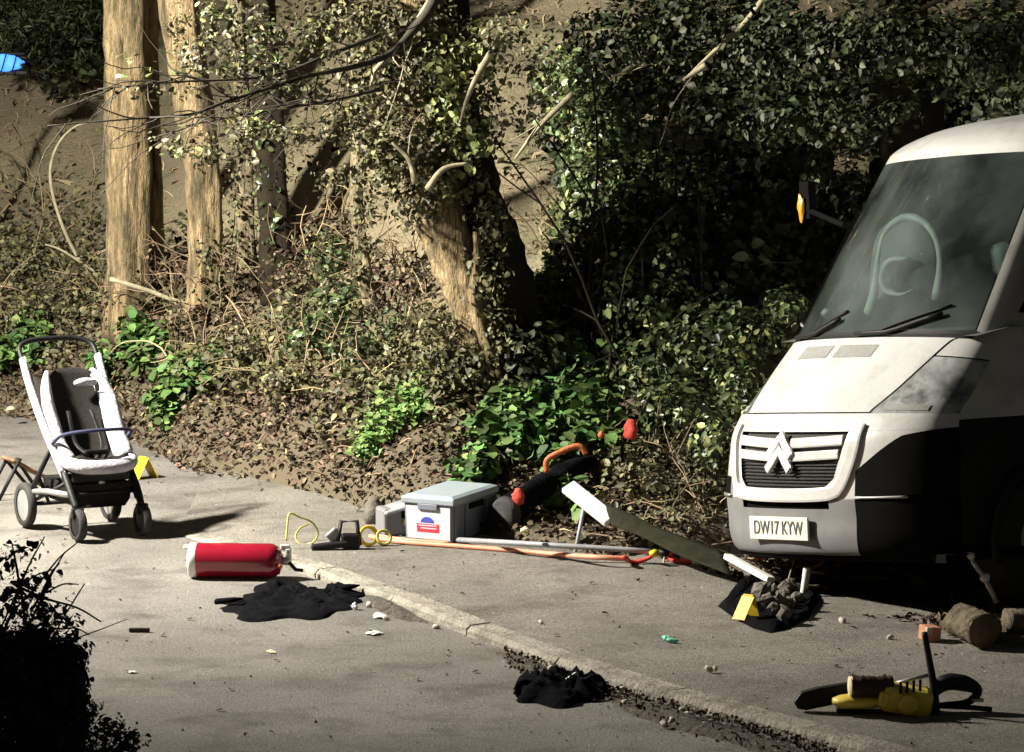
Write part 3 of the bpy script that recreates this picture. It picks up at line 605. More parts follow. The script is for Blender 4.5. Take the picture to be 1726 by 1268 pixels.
thicket('shrub', 'olive shrub leaning over the dark hollow right of the trunk', [(960, 430, 50, 60, 420), (940, 370, 40, 50, 260), (985, 520, 30, 40, 160)], M['olive'], M['drystem'], True, 20, .6, 27)
# arching bramble canes on the left
t = plant('bramble_cane', 'pale arching bramble cane left of the thick trunk', 'bramble', hit(150, 480)); mb = MB()
mb.tube(catmull([p - t.location for p in limb_px([(160, 480), (118, 410), (92, 340), (85, 285), (100, 240), (130, 212), (170, 205)], t.location.y)], 6), lerplist([.014, .012, .005], 37), 6)
mb.tube(catmull([p - t.location for p in limb_px([(165, 462), (130, 438), (100, 420), (76, 412)], t.location.y - .1)], 6), lerplist([.012, .006], 19), 6)
mb.build('cane', M['twig'], t)
t = plant('fallen_branch', 'pale fallen branch lying across the bramble tangle', 'branch', hit(300, 520)); mb = MB()
mb.tube(catmull([p - t.location for p in limb_px([(185, 470), (250, 490), (290, 505), (330, 512), (380, 525), (430, 545), (480, 560)], t.location.y - .25)], 6), lerplist([.018, .014, .008], 37), 6)
mb.build('wood', M['twig'], t)

# fresh green plants along the foot of the bank
def leafy(label, px, py, w, h, n, seed, m='green', big=(.035, .085)):
    b = hit(px, py); s = b.y / FOC; t = plant('leafy_plant', label, 'plant', b, 'green plants along the foot of the bank'); rr = random.Random(seed); mb = MB(); bl = []
    for i in range(max(6, n // 45)):
        x = rr.uniform(-.8, .8) * w * s; y = rr.uniform(-.2, .35); z = hz(b.x + x, b.y + y) - b.z; hh = h * s * rr.uniform(.4, 1.0) * (1 - .45 * abs(x) / (w * s))
        twigs(mb, (x, y, z), (rr.uniform(-.3, .3), rr.uniform(-.5, 0), 1), hh, .006, rr.random(), 4, .3, 4)
        bl.append(((x, y, z + hh * .75), (.10, .10, .07 + hh * .2), n // max(6, n // 45)))
    mb.build('stem', M['green'], t); foliage('foliage', bl, M[m], t, big[0], big[1], 1.2, 1.15, .45); return t
leafy('leafy green plant behind the white pushchair handle', 215, 640, 85, 80, 800, 1)
leafy('round green plant at the edge right of the pushchair', 298, 700, 78, 72, 800, 2)
leafy('low green plant at the left edge behind the pushchair', 30, 620, 70, 60, 500, 3)
leafy('pale green mossy patch at the middle foot of the bank', 665, 728, 70, 60, 1300, 4, 'moss', (.02, .045))
leafy('tall bank of green nettles above the grey crate', 890, 790, 100, 130, 1500, 5)
leafy('nettle clump on the bank left of the red cloth', 985, 760, 70, 90, 800, 15)
leafy('green nettles in shade right of the leaning trunk', 940, 700, 110, 70, 900, 6)
leafy('small bright green plant behind the grey crate', 810, 815, 40, 60, 260, 7)
leafy('low green plant under the white board', 950, 872, 50, 48, 200, 8)

# ---------------------------------------------------------------- foreground hedge, black against the lit road
b = Vector(AT(40, 1268, 12.5)); b.z = 0
hg = plant('hedge', 'unlit clipped hedge in the bottom left corner', 'hedge', b)
mb = MB(); rr = random.Random(31)
for i in range(60): twigs(mb, (rr.uniform(-.9, .04), rr.uniform(-.3, .3), .7), (rr.uniform(-.35, .1), rr.uniform(-.3, .3), 1), rr.uniform(.5, .85), .006, i + 300, 6, .25, 4, 1)
mb.build('twig', M['twigd'], hg)
mb = MB()
for x, y, px2, py2, r in [(60, 990, 130, 915, .004), (70, 1000, 100, 950, .005), (75, 1000, 132, 985, .004), (80, 1010, 170, 1048, .005), (60, 1030, 110, 930, .004), (20, 1030, 60, 930, .005), (40, 1030, 20, 915, .005), (100, 1060, 150, 1070, .004), (20, 1000, 90, 960, .004), (10, 1040, 75, 905, .004)]:
    p = AT(x, y, 12.4) - b; q = AT(px2, py2, 12.2) - b; mb.tube(catmull([p + (p - q) * .6, p, p.lerp(q, .55) + Vector((0, 0, .012)), q], 4), lerplist([r, r * .5], 13), 5)
mb.build('twig', M['twigd'], hg)
s = 12.5 / FOC; bl = []
for (x, y, rx, ry, n) in [(-40, 1160, 140, 90, 3200), (60, 1170, 74, 90, 2600), (100, 1200, 44, 80, 1500), (40, 1260, 100, 90, 2200), (-60, 1300, 150, 90, 2200), (20, 1090, 70, 30, 700), (30, 1400, 110, 120, 1500), (100, 1340, 44, 100, 900), (116, 1140, 30, 60, 1400), (122, 1220, 28, 70, 1500), (60, 1110, 60, 40, 1500), (-20, 1110, 60, 40, 1200)]:
    bl.append(blob(x, y, 12.5, rx, ry, n, .30, b))
bl += [blob(x, y, 12.35, rx, ry, n, .15, b) for x, y, rx, ry, n in [(20, 1010, 44, 50, 130), (70, 1030, 40, 34, 110), (10, 950, 24, 40, 40), (60, 980, 40, 30, 50), (110, 1050, 36, 20, 50), (45, 930, 40, 30, 26)]]
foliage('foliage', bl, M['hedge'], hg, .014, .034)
b = Vector(AT(190, 1268, 14)); b.z = 0
lw = plant('low_shrub', 'low dark shrub at the foot of the hedge', 'shrub', b); mb = MB()
for i in range(12): twigs(mb, (rr.uniform(-.1, .06), rr.uniform(-.1, .1), 0), (rr.uniform(-.15, .12), 0, 1), rr.uniform(.5, .72), .005, i + 400, 6, .15, 4, 0)
mb.build('stem', M['twigd'], lw)
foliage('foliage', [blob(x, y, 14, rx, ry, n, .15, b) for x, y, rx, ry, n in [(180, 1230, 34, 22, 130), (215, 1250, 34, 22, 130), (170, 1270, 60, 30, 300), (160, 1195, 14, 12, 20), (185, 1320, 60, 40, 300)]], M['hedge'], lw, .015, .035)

# blue lamp at the far left
b = hit(-30, 420); b = Vector((AT(12, 106, b.y).x, b.y, hz(AT(12, 106, b.y).x, b.y)))
bl_ = thing('blue_lamp', 'glowing blue lamp on a dark post at the left edge', 'lamp', b)
p = AT(8, 106, b.y) - b; mb = MB(); mb.tube([(p.x - .16, p.y + .05, -.1), (p.x - .16, p.y + .05, p.z - .05), (p.x - .05, p.y + .05, p.z - .06)], .025, 8); mb.build('post', M['black'], bl_)
mb = MB(); mb.box((p.x, p.y + .04, p.z - .075), (.34, .12, .03)); mb.box((p.x, p.y + .06, p.z + .065), (.3, .1, .02)); mb.build('housing', M['black'], bl_, False, .01)
mb = MB(); mb.lump((p.x, p.y, p.z), (.15, .05, .052), 12, 20, .4, 4); mb.build('lens', M['bluelamp'], bl_)
for k in (-.07, .0, .08): MB().tube([(p.x + k - .02, p.y - .07, p.z - .07), (p.x + k + .02, p.y - .07, p.z + .07)], .005, 6).build('guard_bar', M['black'], bl_)

# ---------------------------------------------------------------- white van
van = bpy.data.objects.new('van', None); scene.collection.objects.link(van)
tag(van, 'white panel van parked with its nose over the verge', 'van')
van.matrix_world = Matrix.Translation(V_O) @ Matrix((V_BACK, -V_LAT, V_UP)).transposed().to_4x4()
KEY = [  # x back from the nose, z, half width, corner setback, edge drop
    (.16, .30, .90, .24, 0), (.035, .325, .95, .28, 0), (.0, .40, .98, .30, 0), (.0, .50, .99, .30, 0), (-.005, .60, .99, .30, 0), (.005, .70, .985, .30, 0),
    (.02, .80, .98, .30, 0), (.04, .90, .965, .29, 0), (.085, .975, .95, .27, .01), (.13, 1.03, .94, .25, .03), (.22, 1.125, .935, .24, .05), (.345, 1.25, .925, .22, .06),
    (.47, 1.365, .91, .20, .05), (.49, 1.385, .905, .20, .04), (.68, 1.68, .875, .20, .02), (.87, 1.98, .835, .20, .02), (1.05, 2.26, .80, .20, .02), (1.085, 2.31, .80, .20, .03),
    (1.20, 2.40, .815, .20, .08), (1.42, 2.48, .835, .18, .13), (1.9, 2.535, .86, .10, .16), (2.6, 2.56, .875, .03, .18), (5.35, 2.56, .88, 0, .18)]
KA = np.array(KEY); KA[:18, 2] *= .92; KA[18:, 2] *= np.array([.925, .935, .95, .97, .98]); KA[:20, 3] *= 1.45; KA[17:, 1] -= np.array([0, .02, .04, .05, .06, .06]); KU = np.arange(len(KEY))
CORN = 2.15
def key(u):
    # smooth (Catmull) interpolation of the profile keys
    i = int(min(max(math.floor(u), 0), len(KEY) - 2)); t = u - i
    a, b_, c, d = (KA[max(i - 1, 0)], KA[i], KA[i + 1], KA[min(i + 2, len(KEY) - 1)])
    if i >= len(KEY) - 3 or i in (12, 13, 16): return b_ + (c - b_) * t
    return .5 * (2 * b_ + (c - a) * t + (2 * a - 5 * b_ + 4 * c - d) * t * t + (3 * b_ - a - 3 * c + d) * t ** 3)
def SV(u, v, off=0.0):
    x, z, w, sb, dr = key(u); q = 1 - max(0, 1 - min(1, abs(v)) ** CORN) ** (1 / CORN)
    p = Vector((x + sb * q, -w * v, z - dr * q))
    if off:
        e = .01; a = SV(min(u + e, 22), v) - SV(max(u - e, 0), v); b_ = SV(u, min(v + e, 1)) - SV(u, max(v - e, -1)); n = b_.cross(a)
        n = n.normalized() if n.length > 1e-9 else Vector((-1, 0, 0))
        if n.dot(Vector((-1, 0, .6))) < 0: n = -n
        p = p + n * off
    return p
def vsp(v0, v1, n):   # denser towards the rounded corners
    a = np.linspace(math.asin(max(-1, min(1, v0))), math.asin(max(-1, min(1, v1))), n); return [math.sin(x) for x in a]
def patch(name, u0, u1, v0, v1, m, nu=10, nv=16, off=0.0, parent=van, solid=.0, edge=None):
    P = []
    for u in np.linspace(u0, u1, nu):
        a, b_ = (v0(u) if callable(v0) else v0), (v1(u) if callable(v1) else v1)
        P.append([SV(u, v, off) for v in vsp(a, b_, nv)])
    mb = MB(); mb.grid(P); return mb.build(name, m, parent, True, solid=solid)
def ZU(z):  # profile parameter for a height on the front face
    return float(np.interp(z, KA[1:10, 1], KU[1:10]))
def FS(lat, z, off=0.0):  # a point on the front face
    u = ZU(z); return SV(u, lat / key(u)[2], off)
patch('inner_shell', 0.2, 12.4, -.97, .97, M['gap'], 40, 30, -.02)
for sgn in (-1, 1): patch('headlight_bowl', 8.7, 11.3, (lambda u: .6) if sgn > 0 else (lambda u: -.99), (lambda u: .99) if sgn > 0 else (lambda u: -.6), M['midgrey'], 10, 10, -.012)
# bonnet, wings, headlights
bon_v = lambda u: np.interp(u, [9, 12.4], [.62, .86])
patch('bonnet', 8.85, 12.3, lambda u: -bon_v(u), lambda u: bon_v(u), M['white'], 18, 24, .004)
for sgn in (-1, 1):
    lo_, hi_ = (lambda u: bon_v(u) + .012), (lambda u: 1)
    if sgn < 0: lo_, hi_ = (lambda u: -1), (lambda u: -bon_v(u) - .012)
    patch('wing', 11.35, 12.6, lo_, hi_, M['white'], 8, 10, 0)
    h = patch('headlight', 8.7, 11.3, (lambda u: bon_v(u) + .012) if sgn > 0 else (lambda u: -1), (lambda u: 1) if sgn > 0 else (lambda u: -bon_v(u) - .012), M['lamp_lens'], 12, 10, .002)
    patch('reflector', 9.0, 9.35, (.70 if sgn > 0 else -.93), (.93 if sgn > 0 else -.70), M['midgrey'], 4, 8, .004, h)
# front panel (white), with an opening for the grille
GT, GB = .925, .648
gw = lambda z: np.interp(z, [GB, GB + .05, GT], [.34, .41, .475])
uT, uB = ZU(.972), ZU(.598)
patch('front_panel', ZU(GT), 8.75, -1, 1, M['white'], 8, 30, .003)
patch('front_panel', uB, ZU(GB), -.62, .62, M['white'], 6, 24, .003)
for sgn in (-1, 1):
    a = lambda u: np.interp(key(u)[1], [GB, GB + .05, GT], [.34, .41, .475]) / key(u)[2]
    patch('front_panel', ZU(GB), ZU(GT), a if sgn > 0 else (lambda u: -.62), (lambda u: .62) if sgn > 0 else (lambda u: -a(u)), M['white'], 12, 10, .003)
    zt = (lambda v: np.interp(v, [.60, .72, .85, 1], [.735, .82, .90, .925])) if sgn > 0 else (lambda v: .70)  # near side: shade on the van's corner painted black with a rising edge
    for nm, m_, lo_z, hi_z, of in (('bumper_corner', M['gap'] if sgn > 0 else M['plastic'], lambda v: .315, zt, .004), ('corner_panel', M['white'], zt, lambda v: GT, .002)):  # near-side bumper_corner also holds the painted shade
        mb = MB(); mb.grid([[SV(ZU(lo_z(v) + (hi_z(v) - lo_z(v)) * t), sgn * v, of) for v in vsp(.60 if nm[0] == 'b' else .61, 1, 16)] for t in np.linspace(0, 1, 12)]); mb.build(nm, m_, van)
    patch('fog_light_recess', ZU(.615), ZU(.70), (lambda u: .64) if sgn > 0 else (lambda u: -.93), (lambda u: .93) if sgn > 0 else (lambda u: -.64), M['gap'], 5, 10, .0075)
    mb = MB(); mb.grid([[SV(ZU(.60 + .012 * j), sgn * v, .012) for v in np.linspace(.60, .88, 10)] for j in range(2)]); mb.build('trim_strip', M['silver'], van, solid=.006)
patch('bumper', .3, ZU(.552), -.60, .60, M['plastic'], 14, 26, .006)
patch('bumper', ZU(.552), ZU(.60), lambda u: .42, lambda u: .60, M['plastic'], 4, 6, .006)
patch('bumper', ZU(.552), ZU(.60), lambda u: -.60, lambda u: -.42, M['plastic'], 4, 6, .006)
def strip(name, path, wid, m, off=.012, th=.014, parent=van):
    """flat raised bar lying on the front face along path [(lateral, z)...]"""
    mb = MB(); P = []
    for i, (l, z) in enumerate(path):
        a = path[max(i - 1, 0)]; b_ = path[min(i + 1, len(path) - 1)]; dx, dz = b_[0] - a[0], b_[1] - a[1]; L = math.hypot(dx, dz) or 1; nx_, nz_ = -dz / L, dx / L
        w = wid if not hasattr(wid, '__len__') else wid[i]; row = []
        for s_, o_ in ((-1, off - th), (-1, off - .003), (-.7, off), (.7, off), (1, off - .003), (1, off - th)):
            row.append(FS(l + nx_ * w * .5 * s_, z + nz_ * w * .5 * s_, o_))
        P.append(row)
    mb.grid(P); k = len(P[0]); n = len(mb.v); mb.f += [tuple(range(k)), tuple(range(n - 1, n - k - 1, -1))]
    return mb.build(name, m, parent, False)
# raised white surround, mesh, slats, chevrons
sur = [(-.53, .955), (-.525, .85), (-.50, .75), (-.465, .67), (-.42, .635), (-.3, .622), (0, .618), (.3, .622), (.42, .635), (.465, .67), (.50, .75), (.525, .85), (.53, .955)]
pp = [Vector((a, b_, 0)) for a, b_ in sur]; pp = catmull(pp, 4)
strip('grille_surround', [(p.x, p.y) for p in pp], .065, M['white'], .022, .03)
g = patch('grille', ZU(GB - .01), ZU(GT + .01), lambda u: -.5, lambda u: .5, M['mesh'], 8, 20, -.018)
for z in np.arange(.665, .785, .017): strip('grille_bar', [(x, z) for x in np.linspace(-gw(z), gw(z), 9)], .006, M['black'], -.006, .01, g)
for z, wd in ((.872, .048), (.806, .044)):
    for sgn in (-1, 1): strip('grille_slat', [(sgn * x, z + .016 * (x / .45) - .004) for x in np.linspace(.075, gw(z) - .01, 8)], wd, M['white'], .012, .03)
for z in (.842, .775):
    strip('chevron', [(-.10, z - .035), (-.05, z + .012), (0, z + .058), (.05, z + .012), (.10, z - .035)], .045, M['chrome'], .030, .02)
patch('lower_slot', ZU(.548), ZU(.604), -.43, .43, M['gap'], 4, 12, -.012)
# number plate
mb = MB(); P0, PX = FS(0, .455, .02), Vector((0, -1, 0)); PZ = (FS(0, .50, .02) - FS(0, .41, .02)).normalized()
PN = Vector((-1, 0, 0)); Rm = Matrix((PX, PZ, PN)).transposed()
mb.box(P0, (.52, .115, .012), Rm); pl = mb.build('number_plate', M['plate'], van, False, .003)
cu = bpy.data.curves.new('text', 'FONT'); cu.body = 'DW17 KYW'; cu.size = .105; cu.align_x = 'CENTER'; cu.align_y = 'CENTER'; cu.extrude = .0015
to = bpy.data.objects.new('text', cu); scene.collection.objects.link(to); dg = bpy.context.evaluated_depsgraph_get(); dg.update()
me = bpy.data.meshes.new_from_object(to.evaluated_get(dg)); bpy.data.objects.remove(to)
me.transform(Matrix.Translation(P0 + PN * .008) @ Rm.to_4x4() @ Matrix.Diagonal((.78, .92, 1, 1)))
link('lettering', me, M['ink'], pl, False)
# flat grey patches on the bonnet
for v0, v1 in ((-.45, -.11), (-.04, .33)): patch('bonnet_patch', 11.22, 11.68, v0, v1, M['midgrey'], 4, 8, .0065)
# windscreen, pillars, roof
patch('windscreen', 13.05, 16.0, -.93, .93, M['glass'], 22, 26, .002)
for sgn in (-1, 1): patch('pillar', 12.5, 16.3, (lambda u: .935) if sgn > 0 else (lambda u: -1), (lambda u: 1) if sgn > 0 else (lambda u: -.935), M['white'], 20, 6, .0)
patch('windscreen_seal', 12.92, 13.07, -.94, .94, M['black'], 3, 20, .004)
patch('cowl', 12.32, 12.92, -.93, .93, M['black'], 4, 20, .001)
patch('roof', 16.0, 22, -1, 1, M['white'], 40, 30, 0)
for a, b_, dz in (((12.75, -.72), (13.25, -.20), 0), ((12.75, .05), (13.3, .72), 0)):
    w = thing('x', None, None); bpy.data.objects.remove(w)
    mb = MB(); P = [SV(a[0] + (b_[0] - a[0]) * t, a[1] + (b_[1] - a[1]) * t, .022) for t in np.linspace(0, 1, 8)]; mb.tube(P, .012, 6)
    P = [SV(a[0] + .15 + (b_[0] - a[0]) * t, a[1] + (b_[1] - a[1]) * t * 1.05, .010) for t in np.linspace(.15, 1, 8)]; mb.tube(P, .007, 6); mb.build('wiper', M['black'], van)
# sides: strips from the rounded front edge back to the tail
def wside(z): return float(np.interp(z, [.25, .5, 1.2, 1.6, 2.3, 2.6], [.95, .98, .98, .96, .89, .86]))
edge = [SV(u, 1.0) for u in np.linspace(0, 22, 90)]
WX, WZ, WR = .98, .34, .41; RXW = 4.25
for sgn in (-1, 1):
    mb = MB(); mbk = MB()
    lev = [e for e in edge if e.x < 1.9]
    for e0, e1 in zip(lev, lev[1:]):
        if e1.z - e0.z < .002: continue
        def cuts(z):
            r = []
            for wx in (WX, RXW):
                q = WR ** 2 - (z - WZ) ** 2
                r += [(wx - math.sqrt(q), wx + math.sqrt(q))] if q > 0 else [(wx, wx)]
            return r
        c0, c1 = cuts(e0.z), cuts(e1.z)
        def row(e, c): 
            segs = [np.linspace(e.x, max(e.x + .001, c[0][0]), 6), np.linspace(max(e.x + .001, c[0][1]), c[1][0], 9), np.linspace(c[1][1], 5.35, 5)]
            out = []
            for sgm in segs:
                out.append([(x, -sgn * (-e.y + (wside(e.z) - -e.y) * float(sstep(0, .6, x - e.x))), e.z) for x in sgm])
            return out
        r0, r1 = row(e0, c0), row(e1, c1)
        for a, b_ in zip(r0, r1): (mbk if e0.z < (.95 if sgn > 0 else .7) else mb).grid([a, b_])  # near-side black rises above the cladding: shade put into colour
    mb.build('side_panel', M['white'], van); mbk.build('cladding_and_shade', M['black'], van)
    # side window, door seam, arch lip
    mb = MB(); pts = [(.82, 1.46), (1.16, 1.98), (1.36, 2.10), (1.95, 2.10), (1.95, 1.42)]
    mb.add([(x, -sgn * (wside(z) + .006 if x > 1.2 else np.interp(x, [.82, 1.2], [.935, .935])), z) for x, z in pts], [tuple(range(5))]); mb.build('side_window', M['glass'] if 0 else M['gap'], van, False)
    mb = MB(); mb.tube([(WX + WR * math.cos(a), -sgn * .982, WZ + WR * math.sin(a)) for a in np.linspace(-.2, math.pi + .2, 24)], .025, 6); mb.build('wheel_arch', M['black'], van)
    mb = MB(); mb.box((2.02, -sgn * .982, 1.35), (.008, .006, 1.4)); mb.build('door_seam', M['gap'], van, False); mb = MB(); mb.box((.98, -sgn * .982, 1.22), (.008, .006, .5)); mb.build('door_seam', M['gap'], van, False)
    mb = MB(); mb.box((1.86, -sgn * .99, 1.25), (.16, .03, .04)); mb.build('door_handle', M['black'], van, False, .01)
    for wx in (WX, RXW):
        Mx = Matrix.Translation((wx, -sgn * .80, WZ)) @ Matrix.Rotation(math.pi / 2 * sgn, 4, 'X')
        w = MB().lathe([(.2, -.11), (.31, -.11), (.338, -.09), (.342, 0), (.338, .09), (.31, .11), (.2, .11)], Mx, 32, False); tyre_o = w.build('wheel', M['rubber'], van)
        w = MB().lathe([(.0, .05), (.06, .09), (.10, .06), (.17, .05), (.20, .09), (.215, .11)], Mx, 24, False); w.build('hub', M['silver'], tyre_o)
    # mirror on its arm, orange indicator
    mr = MB(); mr.tube([(1.02, -sgn * .80, 1.95), (1.03, -sgn * 1.12, 2.04)], .016, 8); mr.box((1.04, -sgn * 1.16, 2.10), (.05, .09, .2)); mo = mr.build('mirror', M['gap'], van, False, .02)
    mr = MB(); mr.lump((1.0, -sgn * 1.17, 2.06), (.012, .024, .055), 8, 10, .5, 3); mr.build('indicator', M['orange_lens'], mo)
# tail, floor, cab interior
mb = MB(); mb.grid([[(5.35, y, z) for y in np.linspace(-.88, .88, 4)] for z in (.3, 1.4, 2.55)]); mb.build('rear_panel', M['white'], van)
mb = MB(); mb.box((2.8, 0, .30), (5.0, 1.9, .04)); mb.build('floor_pan', M['gap'], van, False)
mb = MB(); mb.box((2.35, 0, 1.4), (.04, 1.75, 2.0)); mb.build('bulkhead', M['dash'], van, False)
mb = MB(); mb.grid([[(x, y, z) for y in np.linspace(-.86, .86, 6)] for x, z in ((.62, 1.36), (.85, 1.40), (1.15, 1.36), (1.25, 1.2), (1.25, .8))]); mb.build('dashboard', M['dash'], van)
for yc, w_ in ((.42, .25), (-.25, .45)):
    mb = MB(); mb.box((1.75, yc, 1.25), (.16, w_ * 1.9, .75)); mb.box((1.72, yc, 1.72), (.1, w_ * .9, .2)); mb.box((1.5, yc, .92), (.5, w_ * 1.9, .14)); mb.build('seat', M['dash'], van, True, .05)
def vloc(px, py, x):    # local point of the photo ray in the cab's plane x
    Mi = van.matrix_world.inverted(); c = Mi @ CAMP; d = Mi.to_3x3() @ ray(px, py); return c + d * ((x - c.x) / d.x)
arch = [(1468, 528), (1478, 490), (1482, 440), (1492, 395), (1522, 368), (1556, 374), (1580, 405), (1588, 450), (1584, 505)]
mb = MB(); mb.tube(catmull([vloc(x, y, 1.02) for x, y in arch], 4), lerplist([.04, .03, .016, .024, .02, .024, .044], 33), 8); mb.build('seat_piping', M['pale'], van)
mb = MB(); ctr = vloc(1530, 470, 1.06); ring = catmull([vloc(x, y, 1.06) for x, y in arch], 4); mb.add([ctr] + ring, [(0, i + 1, i + 2) for i in range(len(ring) - 1)]); mb.build('seat_cover', M['dash'], van, True, solid=.05)
mb = MB(); sw = [(1532, 436), (1508, 440), (1495, 465), (1500, 490), (1520, 497), (1540, 488)]
mb.tube(catmull([vloc(x, y, .95) for x, y in sw], 4), lerplist([.016, .055, .05, .024, .010], 21), 8, flat=.5); mb.build('steering_wheel', M['pale'], van)
mb = MB(); p = vloc(1394, 528, .8); mb.lump(p, (.03, .035, .025), 6, 8, .2, 5); mb.build('dashboard_item', M['pale'], van)

# ---------------------------------------------------------------- pushchair
SC = Vector((-2.34, 22.88, .008)); SR = math.radians(28.1)
st = thing('pushchair', 'white padded pushchair with dark mesh back standing on the road', 'pushchair', SC, SR)
for sx in (-1, 1):
    mb = MB(); mb.tube(catmull([(sx * .225, .40, .93), (sx * .225, .30, .79), (sx * .215, .12, .58), (sx * .20, -.06, .40), (sx * .195, -.13, .33)], 4), [.021] * 17, 8, flat=1.4); mb.build('side_frame', M['pad'], st)
    mb = MB(); mb.tube(catmull([(sx * .195, -.11, .36), (sx * .195, -.22, .25), (sx * .19, -.285, .17)], 4), .022, 8); mb.build('front_leg', M['black'], st)
    mb = MB(); mb.tube([(sx * .21, .02, .48), (sx * .235, .20, .27), (sx * .245, .31, .14)], .014, 8); mb.build('rear_leg', M['black'], st)
    mb = MB(); mb.tube([(sx * .20, -.20, .24), (sx * .225, .05, .23), (sx * .24, .28, .20)], .017, 8); mb.build('side_rail', M['silver'], st)
    for y, r, x in ((-.30, .088, .19), (.31, .125, .255)):
        Mx = Matrix.Translation((sx * x, y, r)) @ Matrix.Rotation(math.pi / 2, 4, 'Y')
        w = MB().lathe([(r * .72, -.02), (r * .95, -.022), (r, -.01), (r, .01), (r * .95, .022), (r * .72, .02)], Mx, 24, False).build('wheel', M['rubber'], st)
        MB().lathe([(r * .74, -.014), (r * .3, -.02), (.0, -.024)], Mx, 16, False).lathe([(r * .74, .014), (r * .3, .02), (.0, .024)], Mx, 16, False).build('rim', M['silver'] if y > 0 else M['black'], w)
    mb = MB(); mb.box((sx * .19, -.295, .15), (.07, .03, .06)); mb.build('fork', M['black'], st, False, .008)
mb = MB(); mb.tube(catmull([(-.225, .40, .92), (-.215, .47, .99), (-.13, .505, 1.02), (0, .51, 1.025), (.13, .505, 1.02), (.215, .47, .99), (.225, .40, .92)], 4), .015, 8); mb.build('handle', M['black'], st)
mb = MB(); P = []
for t in np.linspace(0, 1, 14):
    c = Vector((0, -.02 + .32 * t + .03 * math.sin(math.pi * t), .40 + .48 * t)); w = .19 - .02 * t - .05 * max(0, t - .85) / .15
    P.append([(w * v, c.y - .055 * abs(v) ** 2.2, c.z + .01 * abs(v) - .03 * max(0, t - .8) / .2 * v * v) for v in np.linspace(-1, 1, 11)])
mb.grid(P); mb.build('backrest', M['netting'], st, True, solid=.02)
for sx in (-1, 1):
    path = catmull([(sx * .13, .28, .86), (sx * .16, .22, .80), (sx * .18, .14, .70), (sx * .175, .06, .59), (sx * .17, -.02, .50), (sx * .165, -.10, .44), (sx * .16, -.15, .42)], 4)
    n = len(path); R_ = lerplist([.02, .036, .048, .05, .048, .052, .036] if sx > 0 else [.015, .028, .036, .034, .028, .036, .028], n)
    mb = MB(); mb.tube(path, R_, 10, flat=1.25); o = mb.build('side_bolster', M['pad'], st)
    if sx > 0:
        for k in (6, 11, 16): MB().tube([path[k] + Vector((.05 * math.cos(a), .058 * math.sin(a), 0)) for a in np.linspace(0, TAU, 13)], .003, 5).build('seam', M['pad'], o)
mb = MB(); mb.tube(catmull([(.0, .20, .80), (.06, .19, .81), (.13, .20, .80)], 4), [.012, .018, .02, .022, .022, .022, .022, .02, .014], 8); mb.build('head_roll', M['pad'], st)
mb = MB(); P = []
for t in np.linspace(0, 1, 8):
    P.append([(v * .17 * (1 - .1 * t), .02 - .24 * t, .42 - .02 * t + .03 * v * v - .03 * math.sin(math.pi * t)) for v in np.linspace(-1, 1, 9)])
mb.grid(P); mb.build('seat', M['netting'], st, True, solid=.03)
mb = MB(); mb.tube(catmull([(-.19, -.02, .44), (-.185, -.14, .41), (-.13, -.235, .395), (0, -.265, .39), (.13, -.235, .395), (.185, -.14, .41), (.19, -.02, .44)], 5), lerplist([.03, .042, .046, .046, .046, .044, .03], 31), 10, flat=.85); mb.build('footrest_rim', M['pad'], st)
mb = MB(); mb.tube(catmull([(-.17, -.12, .372), (-.1, -.235, .352), (0, -.26, .35), (.1, -.235, .352), (.17, -.12, .372)], 5), .018, 8); mb.build('footrest_support', M['black'], st)
mb = MB(); mb.tube(catmull([(-.215, .0, .50), (-.205, -.12, .56), (-.12, -.2, .585), (0, -.22, .59), (.12, -.2, .585), (.205, -.12, .56), (.215, .0, .50)], 5), .010, 8); mb.build('bumper_bar', M['denim'], st)
for sx in (-1, 1): MB().tube(catmull([(sx * .07, .12, .66), (sx * .08, .0, .50), (sx * .03, -.10, .435), (0, -.14, .43)], 4), [.014] * 13, 6, flat=.4).build('strap', M['black'], st)
mb = MB(); mb.box((0, -.11, .455), (.14, .03, .03)); mb.build('buckle', M['black'], st, False, .01)
mb = MB(); P = []
for t in np.linspace(0, 1, 6):
    P.append([(x, -.2 + .46 * t, z) for x, z in ((-.17, .29), (-.16, .2), (-.13, .16), (.13, .16), (.16, .2), (.17, .29))])
mb.grid(P); mb.f += [(0, 1, 2, 3, 4, 5), tuple(range(35, 29, -1))]; mb.build('basket', M['netting'], st, True)
MB().tube([(-.25, .31, .125), (.25, .31, .125)], .012, 8).build('axle', M['black'], st)
for sx in (-1, 1):
    mb = MB(); mb.grid([[Vector((sx * .22, .40 - .44 * t, .90 - .50 * t)).lerp(Vector((sx * .15, .27 - .30 * t, .84 - .38 * t)), k) for k in (0, .5, 1)] for t in np.linspace(.08, .9, 8)]); mb.build('side_cloth', M['netting'], st, True, solid=.006)
    for pa, pb in (((.20, -.16, .30), (.23, .26, .15)), ((.20, .05, .46), (.19, -.22, .20)), ((.14, -.18, .34), (.22, .10, .30)), ((.22, .20, .30), (.12, .30, .13))):
        MB().tube([Vector((sx * pa[0], pa[1], pa[2])), Vector((sx * pb[0], pb[1], pb[2]))], .011, 6).build('brace', M['black'], st)
mb = MB(); mb.box((0, -.17, .33), (.34, .03, .06)); mb.build('folding_hinge', M['black'], st, False, .01)
MB().tube([(-.2, -.2, .24), (.2, -.2, .24)], .012, 8).build('cross_bar', M['black'], st)

